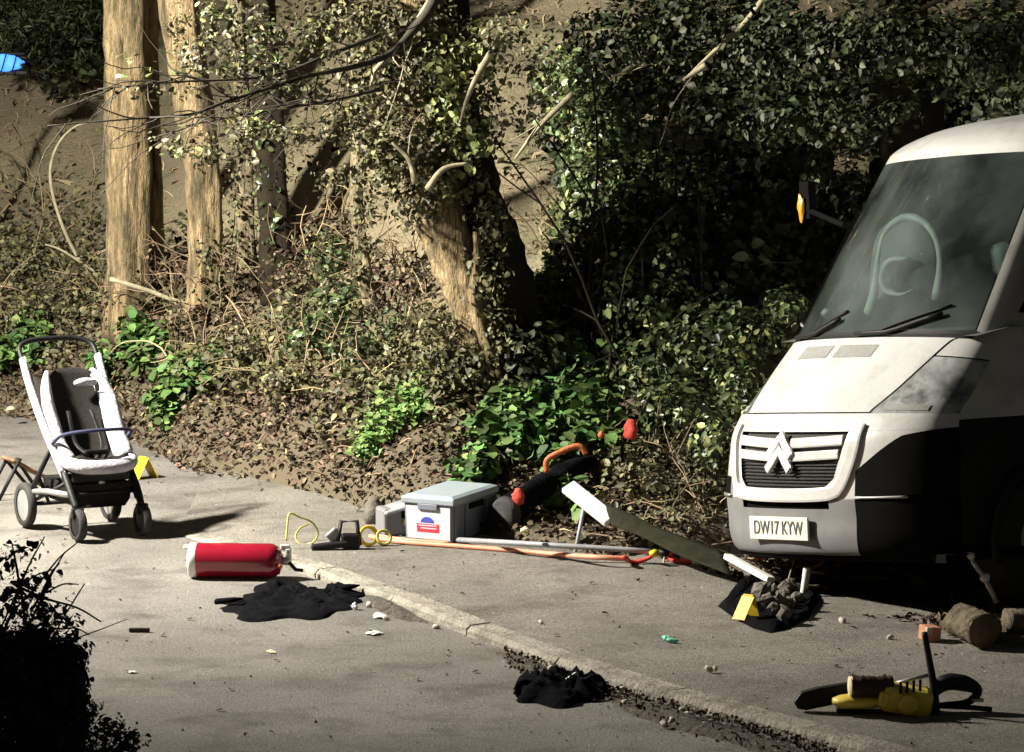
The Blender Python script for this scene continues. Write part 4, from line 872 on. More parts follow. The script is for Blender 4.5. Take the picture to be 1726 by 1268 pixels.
# brown folding stool toppled behind the pushchair
b = spot(30, 842)
sl = thing('folding_stool', 'small brown folding stool toppled behind the pushchair', 'stool', b, .5)
for k, (p, q) in enumerate([((-.12, 0, .0), (.02, .0, .24)), ((.16, .02, .0), (.0, .02, .24)), ((-.12, .2, .0), (.02, .2, .22)), ((.18, .2, .0), (.0, .2, .22))]): MB().tube([p, q], .011, 6).build('leg', M['black'], sl)
mb = MB(); mb.box((.09, .1, .17), (.26, .2, .02), Matrix.Rotation(.5, 3, 'Y')); mb.build('seat', M['rust'], sl, False, .008)
mb = MB(); mb.box((.2, .1, .06), (.02, .2, .02)); mb.build('cross_bar', M['rust'], sl, False)

# evidence markers: folded yellow boards
def marker(b, rz, label, hgt, w, tilt=0.0):
    t = thing('evidence_marker', label, 'marker', b, rz, 'yellow evidence markers'); 
    for k, s_ in enumerate((-1, 1)):
        mb = MB(); mb.box((0, s_ * hgt * .28, hgt * .5), (w, .004, hgt * 1.1), Matrix.Rotation(s_ * .5, 3, 'X')); mb.build('board', M['yellow'], t, False, .002)
    mb = MB(); mb.box((0, 0, hgt * 1.0), (w * .8, .012, .012)); mb.build('ridge', M['yellow'], t, False, .003)
    t.rotation_euler = (tilt, 0, rz); return t
marker(spot(243, 806), -.95, 'yellow folded marker standing right beside the pushchair', .125, .11)

# ---------------------------------------------------------------- red cylinder lying by the kerb
b = spot(400, 980); cy = thing('gas_cylinder', 'red cylinder with a white base lying by the kerb', 'cylinder', (b.x, b.y + .09, 0), math.radians(-4))
Mx = Matrix.Translation((0, 0, .094)) @ Matrix.Rotation(math.pi / 2, 4, 'Y'); R0 = .09
MB().lathe([(.0, -.235), (R0 * .98, -.233), (R0, -.22), (R0, .16), (R0 * .97, .185), (R0 * .75, .215), (R0 * .36, .232), (.0, .235)], Mx, 40, False).build('body', M['red'], cy)
MB().lathe([(.06, -.258), (R0 * .93, -.256), (R0 * 1.015, -.244), (R0 * 1.015, -.215), (R0 * 1.002, -.212)], Mx, 40).build('base_cap', M['scrap'], cy)
mb = MB(); mb.lathe([(.02, .22), (.022, .26), (.016, .275)], Mx, 16); v_o = mb.build('valve', M['chrome'], cy)
mb = MB(); mb.box((.262, 0, .125), (.03, .03, .07)); mb.box((.245, 0, .165), (.05, .022, .03)); mb.build('valve_block', M['chrome'], cy, False, .006)
mb = MB(); mb.tube([(.265, -.01, .09), (.30, -.03, .055), (.34, -.03, .05)], .010, 8); mb.build('lever', M['black'], cy)
MB().lathe([(.012, 0), (.014, .012), (.008, .02)], Matrix.Translation((.225, -.075, .07)), 10).build('pin', M['orange'], cy)
hs = [(482, 912), (484, 890), (488, 866), (505, 872), (525, 880), (536, 898), (528, 914), (508, 918), (498, 905), (506, 890), (520, 884)]
yh = thing('hose', 'thin pale yellow hose looping up from the cylinder valve', 'hose', spot(485, 918))
pts = [AT(x, y, 22.0 + .03 * i) - Vector(yh.location) for i, (x, y) in enumerate(hs)]
MB().tube(catmull(pts, 6), .0055, 6).build('tube', M['palehose'], yh)

# ---------------------------------------------------------------- heaps of cloth, sheets and tarps: lumpy meshes with their own outline
def heap(name, label, cat, outline, hmax, m, seed, rings=9, sub=3, fold=9.0, base=.006, group=None, rim=0.0):
    pts = [spot(x, y) for x, y in outline]; n0 = len(pts); P = []
    for i in range(n0):
        for k in range(sub): P.append(pts[i].lerp(pts[(i + 1) % n0], k / sub))
    c = sum(P, Vector()) / len(P); rows = []; rr = random.Random(seed); ph = [rr.uniform(0, 9) for _ in range(4)]
    for r in np.linspace(0, 1, rings + 1):
        row = []
        for p in P:
            q = c.lerp(p, r) - c; w = float(vn(q.x * fold + ph[0], q.y * fold + ph[1], seed)) * .65 + float(vn(q.x * fold * 2.7 + ph[2], q.y * fold * 2.7, seed + 3)) * .35
            w = .5 * w + .5 * (1 - abs(2 * float(vn(q.x * fold * .9 + q.y * 4 + ph[3], q.y * fold * 1.6, seed + 7)) - 1)) if fold < 12 else w
            z = base + hmax * (.25 + 1.1 * w * w) * (1 - r ** 2.2) ** .7 + rim * math.exp(-((r - .93) / .05) ** 2) * (.5 + w)
            if fold < 12: a_ = math.atan2(q.y * 2, q.x); z += hmax * .9 * (1 - abs(math.sin(a_ * 4.5 + 3 * r + 5 * w + ph[1]))) ** 2 * r * (1 - r) * 2.2
            if fold < 12 and r > .6: q = q * (1 + .10 * math.sin(11 * math.atan2(q.y, q.x) + ph[2]))
            row.append((q.x, q.y, z if r < .999 else 0.0))
        rows.append(row)
    t = thing(name, label, cat, c, 0, group)
    mb = MB(); mb.grid(rows, True); return t, mb
jk, mb = heap('jacket', 'crumpled black jacket lying on the road by the cylinder', 'jacket', [(374, 1018), (398, 1016), (425, 1000), (450, 982), (500, 985), (530, 998), (560, 1004), (596, 992), (612, 1000), (602, 1018), (570, 1036), (520, 1045), (450, 1047), (395, 1044)], .05, M['cloth'], 3, 24, 6, 9)
mb.build('fabric', M['cloth'], jk)
for k, (x, y, dx, r) in enumerate([(590, 1004, .10, .03), (395, 1026, .09, .025)]):
    p = spot(x, y) - Vector(jk.location); mb = MB(); mb.tube(catmull([p + Vector((-dx, .03, .03)), p + Vector((0, 0, .045)), p + Vector((dx * .5, .02, .05))], 4), lerplist([r * 1.2, r, r * .2], 9), 10, flat=.5); mb.build('sleeve', M['cloth'], jk)
hb, mb = heap('harness', 'tangled black harness straps lying against the kerb', 'harness', [(868, 1160), (885, 1146), (930, 1146), (950, 1152), (965, 1140), (1005, 1142), (1022, 1158), (1024, 1180), (985, 1184), (960, 1194), (905, 1190), (875, 1182)], .08, M['cloth'], 5, 20, 6, 11)
mb.build('webbing', M['cloth'], hb)
for k, (x, y, r, tl) in enumerate([(892, 1176, .042, 1.0), (1000, 1172, .046, 1.15), (940, 1172, .06, .5)]):
    p = spot(x, y) - Vector(hb.location); Mx = Matrix.Translation(p + Vector((0, .0, .035))) @ Matrix.Rotation(tl, 4, 'X') @ Matrix.Rotation(k, 4, 'Z')
    MB().tube([Mx @ Vector((r * math.cos(a) * 1.2, r * math.sin(a), .01 * math.sin(3 * a))) for a in np.linspace(0, TAU, 25)], .016, 8, flat=.55).build('strap', M['cloth'], hb)
p = spot(962, 1168) - Vector(hb.location); mb = MB(); mb.box(p + Vector((0, -.04, .075)), (.07, .012, .022), Matrix.Rotation(-.6, 3, 'Y')); mb.build('buckle', M['silver'], hb, False, .004)

# rubble on a black sheet in front of the van
rs, mb = heap('rubble_sheet', 'black plastic sheet holding rubble in front of the van', 'sheet', [(1210, 1022), (1232, 1000), (1262, 975), (1310, 968), (1360, 985), (1380, 1012), (1364, 1042), (1330, 1060), (1300, 1068), (1270, 1060), (1240, 1044)], .015, M['cloth'], 8, 9, 3, 14, .01, None, .05)
mb.build('sheet', M['cloth'], rs); rr = random.Random(5)
for i in range(26):
    p = spot(rr.uniform(1272, 1345), rr.uniform(1010, 1054)); t = MB(); s_ = rr.uniform(.02, .042)
    t.lump((0, 0, 0), (s_ * 1.3, s_, s_ * .8), 5, 7, .3, i); o = t.build('rubble_piece', M['rubble'], None, False); o.location = p + Vector((0, 0, .03 + rr.uniform(0, .05))); o.rotation_euler = (rr.random(), rr.random(), rr.random() * 6)
    tag(o, 'rough grey lump of rubble on the black sheet', 'rubble', 'rubble on the black sheet')
marker(spot(1258, 1046), -.7, 'small yellow marker standing on the black rubble sheet', .12, .075, -.15)

# ---------------------------------------------------------------- grey crate and things round it
b = spot(763, 916); cr = thing('storage_crate', 'lidded grey plastic crate with a printed white label', 'crate', b, math.radians(0))
F1 = Vector((-.87, .49, 0)).normalized(); F2 = Vector((.40, .92, 0)).normalized()       # along the label face, along the long side
W1, W2, HB = .295, .56, .215
def cp(a, c, z): 
    k = 1 + .04 * (z / HB); q = F1 * (W1 * .5 + (a - .5) * W1 * k) + F2 * (W2 * .5 + (c - .5) * W2 * k); return (q.x, q.y, z)
mb = MB(); mb.add([cp(0, 0, 0), cp(1, 0, 0), cp(1, 1, 0), cp(0, 1, 0), cp(0, 0, HB), cp(1, 0, HB), cp(1, 1, HB), cp(0, 1, HB)], [(0, 1, 2, 3), (4, 7, 6, 5), (0, 4, 5, 1), (1, 5, 6, 2), (2, 6, 7, 3), (3, 7, 4, 0)]); mb.build('tub', M['boxgrey'], cr, False, .012)
mb = MB(); e = .035
mb.add([cp(-e, -e * .6, HB - .012), cp(1 + e, -e * .6, HB - .012), cp(1 + e, 1 + e * .6, HB - .012), cp(-e, 1 + e * .6, HB - .012), cp(-e, -e * .6, HB + .022), cp(1 + e, -e * .6, HB + .022), cp(1 + e, 1 + e * .6, HB + .022), cp(-e, 1 + e * .6, HB + .022),
        cp(.06, .05, HB + .035), cp(.94, .05, HB + .035), cp(.94, .95, HB + .035), cp(.06, .95, HB + .035)], [(0, 1, 2, 3), (0, 4, 5, 1), (1, 5, 6, 2), (2, 6, 7, 3), (3, 7, 4, 0), (4, 8, 9, 5), (5, 9, 10, 6), (6, 10, 11, 7), (7, 11, 8, 4), (8, 11, 10, 9)])
mb.build('lid', M['lid'], cr, False, .006)
def face_box(a0, a1, z0, z1, off, th, face=0):
    mb = MB(); nrm = F2 * -1 if face == 0 else F1 * -1; vs = []
    for d in (off, off + th):
        for a, z in ((a0, z0), (a1, z0), (a1, z1), (a0, z1)):
            p = Vector(cp(a, 0, z) if face == 0 else cp(0, a, z)) + nrm * d; vs.append(p)
    mb.add(vs, [(4, 5, 6, 7), (0, 3, 2, 1), (0, 1, 5, 4), (1, 2, 6, 5), (2, 3, 7, 6), (3, 0, 4, 7)]); return mb
lb = face_box(.05, .95, .012, .19, .001, .002).build('label', M['label'], cr, False)
face_box(.28, .74, .05, .095, .0035, .001).build('red_print', M['redink'], lb, False)
for k, (z, a0, a1) in enumerate([(.083, .33, .70), (.068, .33, .66)]): face_box(a0, a1, z, z + .006, .005, .0006).build('white_lettering', M['label'], lb, False)
mb = MB(); P = []
n_ = -F2
for a in np.linspace(0, math.pi, 11):
    P.append(Vector(cp(.52 + .14 * math.cos(a), 0, .102 + .032 * math.sin(a))) + n_ * .0045)
mb.add(P, [tuple(range(11))]); mb.build('blue_print', M['blueink'], lb, False)
face_box(.36, .68, .16, .19, .002, .008, 1).build('handle_slot', M['gap'], cr, False)
for a in (.04, .28, .76, .96): face_box(a - .012, a + .012, .01, .19, .0, .012, 1).build('rib', M['boxgrey'], cr, False, .003)
face_box(.3, .7, .172, .205, .002, .012).build('clip', M['boxgrey'], cr, False, .004)

b = spot(668, 904); tc_ = thing('tool_case', 'grey metal tool case with a dark opening left of the crate', 'case', b, .35)
mb = MB(); mb.box((.03, .08, .075), (.2, .16, .15)); mb.build('case_body', M['plastic'], tc_, False, .015)
mb = MB(); mb.box((.06, -.004, .12), (.06, .02, .045)); mb.build('opening', M['gap'], tc_, False, .004)
mb = MB(); mb.box((.04, .06, .155), (.22, .19, .02), Matrix.Rotation(-.25, 3, 'Y')); mb.build('case_lid', M['bluegrey'], tc_, False, .008)
mb = MB(); mb.box((.07, -.012, .075), (.07, .02, .035)); mb.build('latch', M['palehose'], tc_, False, .006)
b = spot(630, 882); jr = thing('metal_pot', 'small dull metal pot beside the grey tool case', 'pot', b)
MB().lathe([(.05, 0), (.055, .06), (.05, .11), (.03, .13), (.03, .14), (.0, .14)], n=18).build('pot_body', M['rubble'], jr)
# black metal clamp tool
b = spot(575, 926); ct = thing('black_tool', 'black metal clamp tool lying on the pavement left of the crate', 'tool', b, .1)
mb = MB(); mb.box((-.06, -.01, .022), (.2, .06, .035), Matrix.Rotation(-.12, 3, 'Y')); mb.build('foot', M['black'], ct, False, .01)
mb = MB(); mb.tube([(-.02, 0, .03), (.0, 0, .15), (.085, 0, .15), (.10, 0, .02)], .012, 8); mb.build('frame', M['black'], ct)
mb = MB(); mb.box((.05, 0, .045), (.10, .06, .08)); mb.build('jaw', M['black'], ct, False, .012)
mb = MB(); mb.box((-.04, .01, .075), (.07, .03, .06), Matrix.Rotation(-.7, 3, 'Y')); mb.build('grip', M['bluegrey'], ct, False, .01)
# roll of yellow tape
b = spot(632, 921); tp = thing('tape_roll', 'yellow ring of tape left of the orange hose end', 'tape', b, .4)
Mx = Matrix.Translation((-.03, .02, .055)) @ Matrix.Rotation(1.25, 4, 'X')
MB().lathe([(.042, -.012), (.056, -.012), (.056, .012), (.042, .012), (.042, -.012)], Mx, 28, False).build('tape', M['yellow'], tp)
Mx = Matrix.Translation((.05, .0, .045)) @ Matrix.Rotation(1.1, 4, 'X')
MB().lathe([(.032, -.008), (.046, -.008), (.046, .008), (.032, .008), (.032, -.008)], Mx, 28, False).build('tape', M['palehose'], tp)
# salmon hose, blue-grey tube
t = thing('orange_hose', 'long faded orange hose lying along the pavement edge', 'hose', spot(640, 915))
pp = [spot(x, y) + Vector((0, 0, .012)) - Vector(t.location) for x, y in [(624, 908), (640, 912), (680, 918), (760, 924), (840, 930), (920, 937), (1000, 943), (1060, 946)]]
MB().tube(catmull(pp, 6), .014, 8).build('hose_tube', M['salmon'], t)
pp = [p + Vector((0.0, .10, .0)) for p in pp[1:4]]; MB().tube(catmull(pp, 6), .009, 8).build('hose_tail', M['salmon'], t)
t = thing('grey_pole', 'long blue-grey pole lying behind the orange hose', 'pole', spot(770, 914))
pp = [spot(x, y) + Vector((0, 0, .016)) - Vector(t.location) for x, y in [(770, 915), (860, 920), (960, 926), (1060, 932), (1110, 936)]]
MB().tube(pp, .014, 8).build('shaft', M['bluegrey'], t); MB().tube([pp[-1], pp[-1] + Vector((.05, -.03, 0))], .017, 8).build('tip', M['black'], t)
for lab, path in (('curved orange-red strap with a yellow end on the dirt', [(1052, 944), (1062, 952), (1080, 951), (1096, 944), (1102, 938)]), ('short bright red strap on the dirt nearest the van', [(1140, 930), (1128, 942), (1138, 950), (1166, 952)])):
    t = thing('red_strap', lab, 'strap', spot(*path[1]), 0, 'red straps on the dirt'); pp = [spot(x, y) + Vector((0, 0, .016)) - Vector(t.location) for x, y in path]
    P = catmull(pp, 5); MB().tube(P, .016, 8, flat=.7).build('webbing', M['redm'], t)
    if 'yellow' in lab: MB().lump(P[-1], (.025, .03, .02), 6, 8, .2, 2).build('end_tab', M['yellow'], t)

# long black holdall on the bank behind the crate
a = hit(848, 896); e = hit(1000, 800)
a.z += .08; e.z += .08
hb2 = thing('holdall', 'long black holdall with red straps lying on the bank behind the crate', 'bag', (a.x, a.y, a.z - .13)); o_ = Vector(hb2.location)
P = [a.lerp(e, t) - o_ + Vector((0, 0, .02 * math.sin(3 * t))) for t in np.linspace(0, 1, 12)]
R_ = [.07, .085, .08, .065, .075, .07, .055, .07, .06, .055, .04, .02]
mb = MB(); trunk_tube(mb, [p + o_ for p in P], R_, 14, .05, 3, o_); mb.build('bag_body', M['cloth'], hb2)
d = (e - a).normalized(); mb = MB(); mb.lathe([(.0, -.012), (.07, -.012), (.08, -.004), (.088, .02), (.088, .05), (.07, .06)], Matrix.Translation(P[0]) @ d.to_track_quat('Z', 'Y').to_matrix().to_4x4(), 24); mb.build('end_panel', M['mesh'], hb2)
YH = a.lerp(e, .6).y - .12
MB().tube(catmull([AT(922, 796, YH) - o_, AT(922, 776, YH) - o_, AT(945, 762, YH) - o_, AT(975, 752, YH) - o_, AT(988, 766, YH) - o_], 5), .016, 8, flat=.6).build('handle', M['orange'], hb2)
MB().lump(AT(873, 838, a.lerp(e, .2).y - .13) - o_, (.04, .02, .04), 8, 10, .5, 4).build('tag', M['redm'], hb2)
o = MB().lump((0, 0, 0), (.045, .03, .05), 9, 12, .5, 7).build('red_cloth', M['redm']); o.location = AT(1064, 724, hit(1064, 728).y - .55); o.location.z = max(o.location.z, hz(o.location.x, o.location.y) + .03); tag(o, 'crumpled bright red cloth on the weeds above the holdall', 'cloth')
o = MB().lump((0, 0, 0), (.02, .015, .02), 6, 8, .4, 9).build('litter_scrap', M['orange']); o.location = AT(1014, 733, hit(1014, 736).y - .55); o.location.z = max(o.location.z, hz(o.location.x, o.location.y) + .02); tag(o, 'tiny orange scrap among the nettles', 'scrap')

# white-ended dark band lying on the verge
q1, q2 = AT(957, 820, 22.0), AT(1030, 878, 21.8); r1, r2 = G(1226, 938, .16), G(1300, 978, .10)
sc = thing('dark_band', 'dark green band with white end boards lying on the verge', 'screen', (q2.x, q2.y, hz(q2.x, q2.y))); o_ = Vector(sc.location)
def board(p, q, w, th, name):
    d = (q - p); L = d.length; d.normalize(); n = d.cross(Vector((.6, -1, .2))).normalized(); k = d.cross(n)
    R3 = Matrix((d, n, k)).transposed(); mb = MB(); mb.box((p + q) * .5 - o_, (L, w, th), R3); return mb.build(name, M['scrap'], sc, False, .006)
board(q1, q2, .09, .035, 'end_board'); board(r1, r2, .05, .03, 'end_board')
mb = MB(); rows = []
for t in np.linspace(.02, .98, 16):
    A, B = AT(1002, 842, 21.95).lerp(G(1228, 936, .15), t), AT(1030, 884, 21.75).lerp(G(1238, 974, .09), t); row = []
    for s_ in np.linspace(0, 1, 7):
        p = A.lerp(B, s_); g_ = max(hz(p.x, p.y), pave_z(p.x, p.y)) + .012; f = 4 * t * (1 - t); p.z = p.z + .006 * math.sin(9 * t + 6 * s_); p.z = max(p.z, g_); row.append(p - o_)
    rows.append(row)
mb.grid(rows); mb.build('band', M['band'], sc, True, solid=.006)
p = AT(985, 852, 21.95) - o_; g_ = AT(966, 892, 21.9); g_.z = hz(g_.x, g_.y); MB().tube([p, g_ - o_], .010, 8).build('prop', M['lid'], sc)

# ---------------------------------------------------------------- debris under the nose of the van
t = thing('red_bar', 'dull red metal bar under the front bumper of the van', 'bar', spot(1300, 952))
pp = [spot(x, y) + Vector((0, 0, .05)) - Vector(t.location) for x, y in [(1275, 956), (1320, 950), (1372, 944)]]; MB().tube(pp, .014, 8).build('rod', M['redm'], t)
t = thing('branch_pile', 'brown broken branches heaped under the van front', 'branches', spot(1380, 985)); rr = random.Random(9)
for i in range(14):
    p = spot(1345 + rr.uniform(-25, 60), 985 + rr.uniform(-20, 18)) - Vector(t.location); mb = MB(); twigs(mb, p + Vector((0, 0, .02)), (rr.uniform(-1, 1), rr.uniform(-.6, .3), rr.uniform(.0, .5)), rr.uniform(.2, .5), rr.uniform(.008, .02), i, 5, .3, 6); mb.build('stick', M['logbark'] if i % 2 else M['rust'], t)
t = thing('white_tube', 'short white tube upright in front of the van bumper', 'tube', spot(1354, 1004)); MB().lathe([(.016, 0), (.018, .01), (.018, .14), (.012, .145)], Matrix.Rotation(.12, 4, 'Y'), 14).build('tube', M['scrap'], t)
t = thing('chrome_part', 'bright metal trim piece in the dark beneath the van side', 'car part', spot(1650, 985))
pp = [AT(x, y, 19.9) - Vector(t.location) for x, y in [(1634, 938), (1645, 955), (1660, 975)]]
mb = MB(); mb.tube(pp, .012, 6); mb.build('strut', M['silver'], t); MB().lump(pp[0], (.03, .02, .02), 6, 8, .2, 1).build('lug', M['chrome'], t); MB().lump(pp[-1], (.025, .02, .025), 6, 8, .2, 2).build('lug', M['chrome'], t)
mb = MB(); mb.tube([pp[-1], pp[-1] + Vector((.06, 0, -.12))], .014, 6); mb.build('strut', M['silver'], t)

# ---------------------------------------------------------------- logs, brick, right foreground
def log(label, p0, p1, r, mbark, mend, seed):
    d = (p1 - p0); L = d.length; d.normalize(); t = thing('log', label, 'log', p0 - Vector((0, 0, r)), 0, 'cut logs at the right'); o_ = Vector(t.location)
    mb = MB(); trunk_tube(mb, [p0, p0.lerp(p1, .33), p0.lerp(p1, .66), p1], [r, r * .97, r * .95, r * 1.03], 16, .06, seed, o_); mb.build('bark', mbark, t)
    Mx = d.to_track_quat('Z', 'Y').to_matrix().to_4x4()
    MB().lathe([(.0, .004), (r * .9, .003), (r * .93, -.01)], Matrix.Translation(p1 - o_) @ Mx, 18, False).build('cut_end', mend, t)
    MB().lathe([(.0, -.004), (r * .9, -.003), (r * .93, .01)], Matrix.Translation(p0 - o_) @ Mx, 18, False).build('cut_end', mend, t); return t
p = spot(1640, 1094); log('thick pale-barked log with its dark cut end facing out', p + Vector((-.03, .27, .085)), p + Vector((.05, .0, .085)), .082, M['logbark'], M['logend'], 1)
p = spot(1715, 1070); log('smaller log half out of frame behind the thick log', p + Vector((.25, .1, .06)), p + Vector((-.05, .0, .06)), .06, M['logbark'], M['logbark'], 2)
b = spot(1567, 1080); bk = thing('brick', 'broken orange brick lying near the logs', 'brick', b, .3)
mb = MB(); mb.box((0, 0, .036), (.075, .1, .07), Matrix.Rotation(.1, 3, 'Y')); mb.build('brick_body', M['brick'], bk, False, .006)
mb = MB(); mb.box((-.022, -.045, .055), (.03, .02, .034)); mb.build('mortar', M['stone'], bk, False, .005)

# yellow petrol cutter with black guide bar, lying on the pavement
b = spot(1500, 1204); cs = thing('chainsaw', 'yellow and black chainsaw lying on the pavement at bottom right', 'chainsaw', b, 0); ob = Vector(b)
YS = b.y; sc_ = YS / FOC
def L_(px, py, dy=0): return AT(px, py, YS + dy) - ob
mb = MB(); mb.box(L_(1526, 1178, .03), (.225, .17, .12), Matrix.Rotation(.16, 3, 'Y')); mb.build('casing', M['yellow2'], cs, False, .03)
for k in range(4): MB().box(L_(1518 + k * 11, 1160 - k * 1.5, -.058), (.012, .012, .05)).build('cooling_slot', M['black'], cs, False, .002)
MB().lathe([(.045, 0), (.045, .012), (.03, .016), (.0, .016)], Matrix.Translation(L_(1532, 1188, -.06)) @ Matrix.Rotation(math.pi / 2, 4, 'X'), 18).build('starter_cover', M['yellow2'], cs)
mb = MB(); mb.box(L_(1490, 1178, -.03), (.05, .06, .07), Matrix.Rotation(.2, 3, 'Y')); mb.build('air_filter_cover', M['yellow2'], cs, False, .012)
mb = MB(); mb.lump(L_(1452, 1182, .0), (.13, .06, .032), 8, 12, .15, 5); mb.build('front_casing', M['yellow2'], cs)
bar = [(1338, 1184), (1350, 1168), (1380, 1160), (1430, 1152), (1440, 1178), (1400, 1190), (1360, 1198), (1344, 1196)]
mb = MB(); A = [L_(x, y, .03) for x, y in bar]; A2 = [p + Vector((0, .05, .0)) for p in A]; n = len(A)
mb.add(A + A2, [tuple(range(n - 1, -1, -1)), tuple(range(n, 2 * n))] + [(i, (i + 1) % n, (i + 1) % n + n, i + n) for i in range(n)]); mb.build('bar_cover', M['black'], cs, False, .01)
mb = MB(); mb.tube([L_(1500, 1154, .08), L_(1566, 1138, .08)], .014, 6, flat=.6); mb.build('guide_rail', M['silver'], cs)
mb = MB(); mb.tube(catmull([L_(1558, 1066, .03), L_(1566, 1110, .03), L_(1574, 1160, .02), L_(1578, 1212, .0)], 5), lerplist([.013, .014, .017, .02], 16), 8); mb.build('front_handle', M['black'], cs)
mb = MB(); mb.tube(catmull([L_(1560, 1180, .06), L_(1590, 1152, .08), L_(1625, 1152, .08), L_(1648, 1165, .08), L_(1630, 1184, .07), L_(1580, 1190, .05)], 5), lerplist([.022, .036, .036, .022, .016, .014], 26), 10); mb.build('rear_handle', M['black'], cs)
mb = MB(); mb.tube(catmull([L_(1580, 1190, .05), L_(1625, 1192, .05), L_(1672, 1196, .05)], 4), .012, 6); mb.build('rear_guard', M['black'], cs)
mb = MB(); mb.box(L_(1648, 1180, .05), (.05, .03, .012)); mb.build('badge', M['silver'], cs, False, .003)
mb = MB(); mb.box(L_(1480, 1198, .06), (.36, .10, .03)); mb.build('underside', M['black'], cs, False, .012)
b = L_(1433, 1158, -.02) + ob; e2 = L_(1504, 1156, .0) + ob
t = thing('wood_block', 'short brown split log resting on the chainsaw bar', 'wood', b); o_ = Vector(b)
mb = MB(); P = [b.lerp(e2, k / 4) - o_ for k in range(5)]; trunk_tube(mb, [p + o_ for p in P], [.052, .05, .048, .046, .044], 10, .08, 2, o_); mb.build('bark', M['brownwood'], t)
MB().lathe([(.0, .003), (.044, .002), (.05, -.008)], Matrix.Translation((-.002, 0, 0)) @ (b - e2).normalized().to_track_quat('Z', 'Y').to_matrix().to_4x4(), 14, False).build('cut_end', M['cream'], t)

# ---------------------------------------------------------------- dirt in the gutter, pebbles, scraps
def flat_patch(name, outline, m, seed, z=.004, kind='structure'):
    pts = [G(x, y) for x, y in outline]; c = sum(pts, Vector()) / len(pts); P = []; rr = random.Random(seed)
    for i in range(len(pts)):
        for k in range(6): P.append(pts[i].lerp(pts[(i + 1) % len(pts)], k / 6))
    rows = []
    for r in (0, .4, .75, .95, 1.06):
        rows.append([((c.lerp(p, r * (1 + rr.uniform(-.1, .1))))[:2] + (z + (.028 * (1 - r) + .012 * rr.random() if r < .9 else -.006 if r > 1 else .003),)) for p in P])
    mb = MB(); mb.grid(rows, True); o = mb.build(name, m); return tag(o, kind=kind)
flat_patch('gutter_dirt', [(840, 1102), (905, 1118), (935, 1136), (900, 1140), (860, 1122)], M['dirt'], 1)
flat_patch('gutter_dirt', [(1020, 1176), (1080, 1178), (1150, 1206), (1240, 1232), (1340, 1262), (1440, 1300), (1330, 1296), (1240, 1254), (1130, 1228), (1060, 1202)], M['dirt'], 2)
flat_patch('gutter_dirt', [(610, 1000), (660, 1020), (720, 1050), (680, 1046), (640, 1030)], M['dirt'], 3)
C = np.array([(*G(rr.uniform(1020, 1400), 0 + y)[:2], 0.03) for y in ()]) if 0 else None
pts = []
for i in range(1500):
    t_ = rr.random(); x = 850 + 560 * t_; y = np.interp(x, [p[0] for p in KERB_PX], [p[1] for p in KERB_PX]) + 12 + abs(rr.gauss(0, 16)); p = G(x, y); pts.append((p.x, p.y, .012 + rr.random() * .02))
C = np.array(pts); tag(link('gutter_debris', leaf_mesh('gutter_debris', C, nr.normal(size=C.shape) + np.array([0, 0, .6]), nr.uniform(.006, .026, len(C)), 2), M['litter'], smooth=False), 'dead leaf crumbs in the dirt along the kerb', 'debris', kind='stuff')
pm = MB().lump((0, 0, 0), (.02, .016, .013), 6, 8, .3, 2).build('pebble', M['stone']); first = True
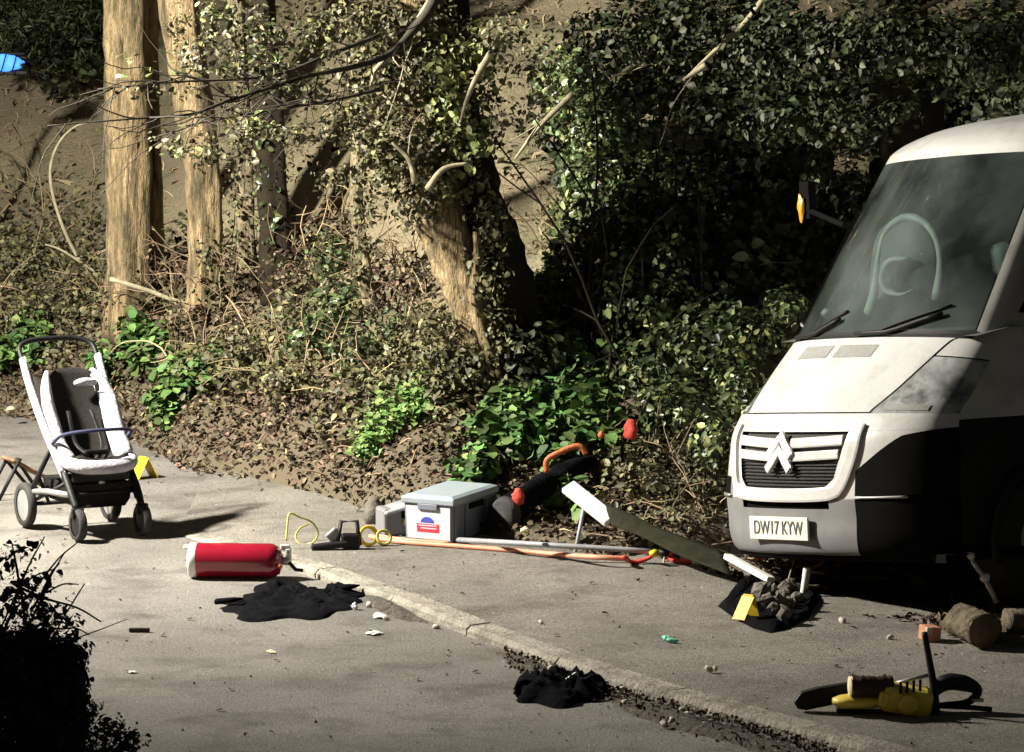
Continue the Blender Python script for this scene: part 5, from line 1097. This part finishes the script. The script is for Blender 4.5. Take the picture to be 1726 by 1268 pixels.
for x, y in [(1048, 1170), (1053, 1190), (1120, 1228), (1132, 1222), (1150, 1204), (1158, 1212), (1186, 1230), (1198, 1226), (1222, 1238), (898, 1130), (930, 1134), (1195, 1135), (1206, 1134), (650, 1046), (735, 1060), (912, 1052), (1420, 1050), (1500, 1078)]:
    o = pm if first else pm.copy()
    if not first: scene.collection.objects.link(o)
    first = False; p = spot(x, y); o.location = p + Vector((0, 0, .02 if y > 1100 and x > 850 and x < 1400 else .01)); k = rr.uniform(.6, 1.15); o.scale = (k, k, k); o.rotation_euler = (rr.random(), rr.random(), rr.random() * 6)
    tag(o, 'small pale pebble in the dark dirt along the kerb' if 850 < x < 1300 and y > 1125 and x not in (1195, 1206) else 'one of a pair of pale pebbles on the pavement' if x in (1195, 1206) else {650: 'pale pebble by the kerb next to the white paper', 735: 'pale pebble on the kerb right of the jacket', 912: 'lone pale pebble in the middle of the pavement', 1420: 'pale pebble just right of the rubble sheet'}.get(x, 'pale pebble between the rubble sheet and the brick'), 'pebble', 'pale pebbles')
def scrap(name, label, px, py, m, size, seed, cat='scrap', grp=None):
    o = MB().lump((0, 0, 0), size, 6, 10, .35, seed).build(name, M[m], None, False); o.location = spot(px, py) + Vector((0, 0, size[2])); o.rotation_euler = (0, 0, seed); return tag(o, label, cat, grp)
scrap('plastic_disc', 'flat oval white plastic disc on the road below the black jacket', 630, 1070, 'scrap', (.04, .035, .008), 1, 'disc')
scrap('paper_scrap', 'crumpled white paper at the right tip of the jacket', 640, 1042, 'scrap', (.04, .03, .012), 2)
scrap('paper_scrap', 'small white bottle cap touching the jacket sleeve', 598, 1028, 'scrap', (.018, .018, .018), 3)
scrap('paper_scrap', 'second white cap just right of the jacket sleeve', 622, 1024, 'scrap', (.014, .014, .014), 4)
scrap('paper_scrap', 'small cream paper triangle on the road below the jacket', 457, 1100, 'cream', (.035, .02, .005), 5)
scrap('paper_scrap', 'white speck of paper on the road near the hedge', 224, 1135, 'scrap', (.018, .014, .006), 6)
scrap('paper_scrap', 'pale chip of wood beside the kerb end', 318, 925, 'cream', (.02, .04, .01), 7)
scrap('paper_scrap', 'pale scrap on the bank left of the pushchair', 18, 692, 'cream', (.05, .03, .012), 8)
scrap('paper_scrap', 'pale scrap on the ground under the white board', 884, 900, 'cream', (.025, .02, .018), 9)
for x, lab in ((1122, 'left of two teal plastic scraps on the pavement'), (1132, 'right of two teal plastic scraps on the pavement')): scrap('plastic_scrap', lab, x, 1084 if x > 1125 else 1080, 'teal', (.016, .03, .012), x, 'scrap')
o = MB().box((0, 0, .012), (.10, .02, .02)).build('stick', M['twigd'], None, False, .004); o.location = spot(235, 1066); tag(o, 'short dark stick on the road near the hedge twigs', 'stick')

for o in scene.objects:   # thin stems and twigs nobody could pick apart
    if o.parent and o.name.split('.')[0] in ('stem', 'twig', 'limb', 'leaf_spray', 'pale_leaves'): o['kind'] = 'stuff'
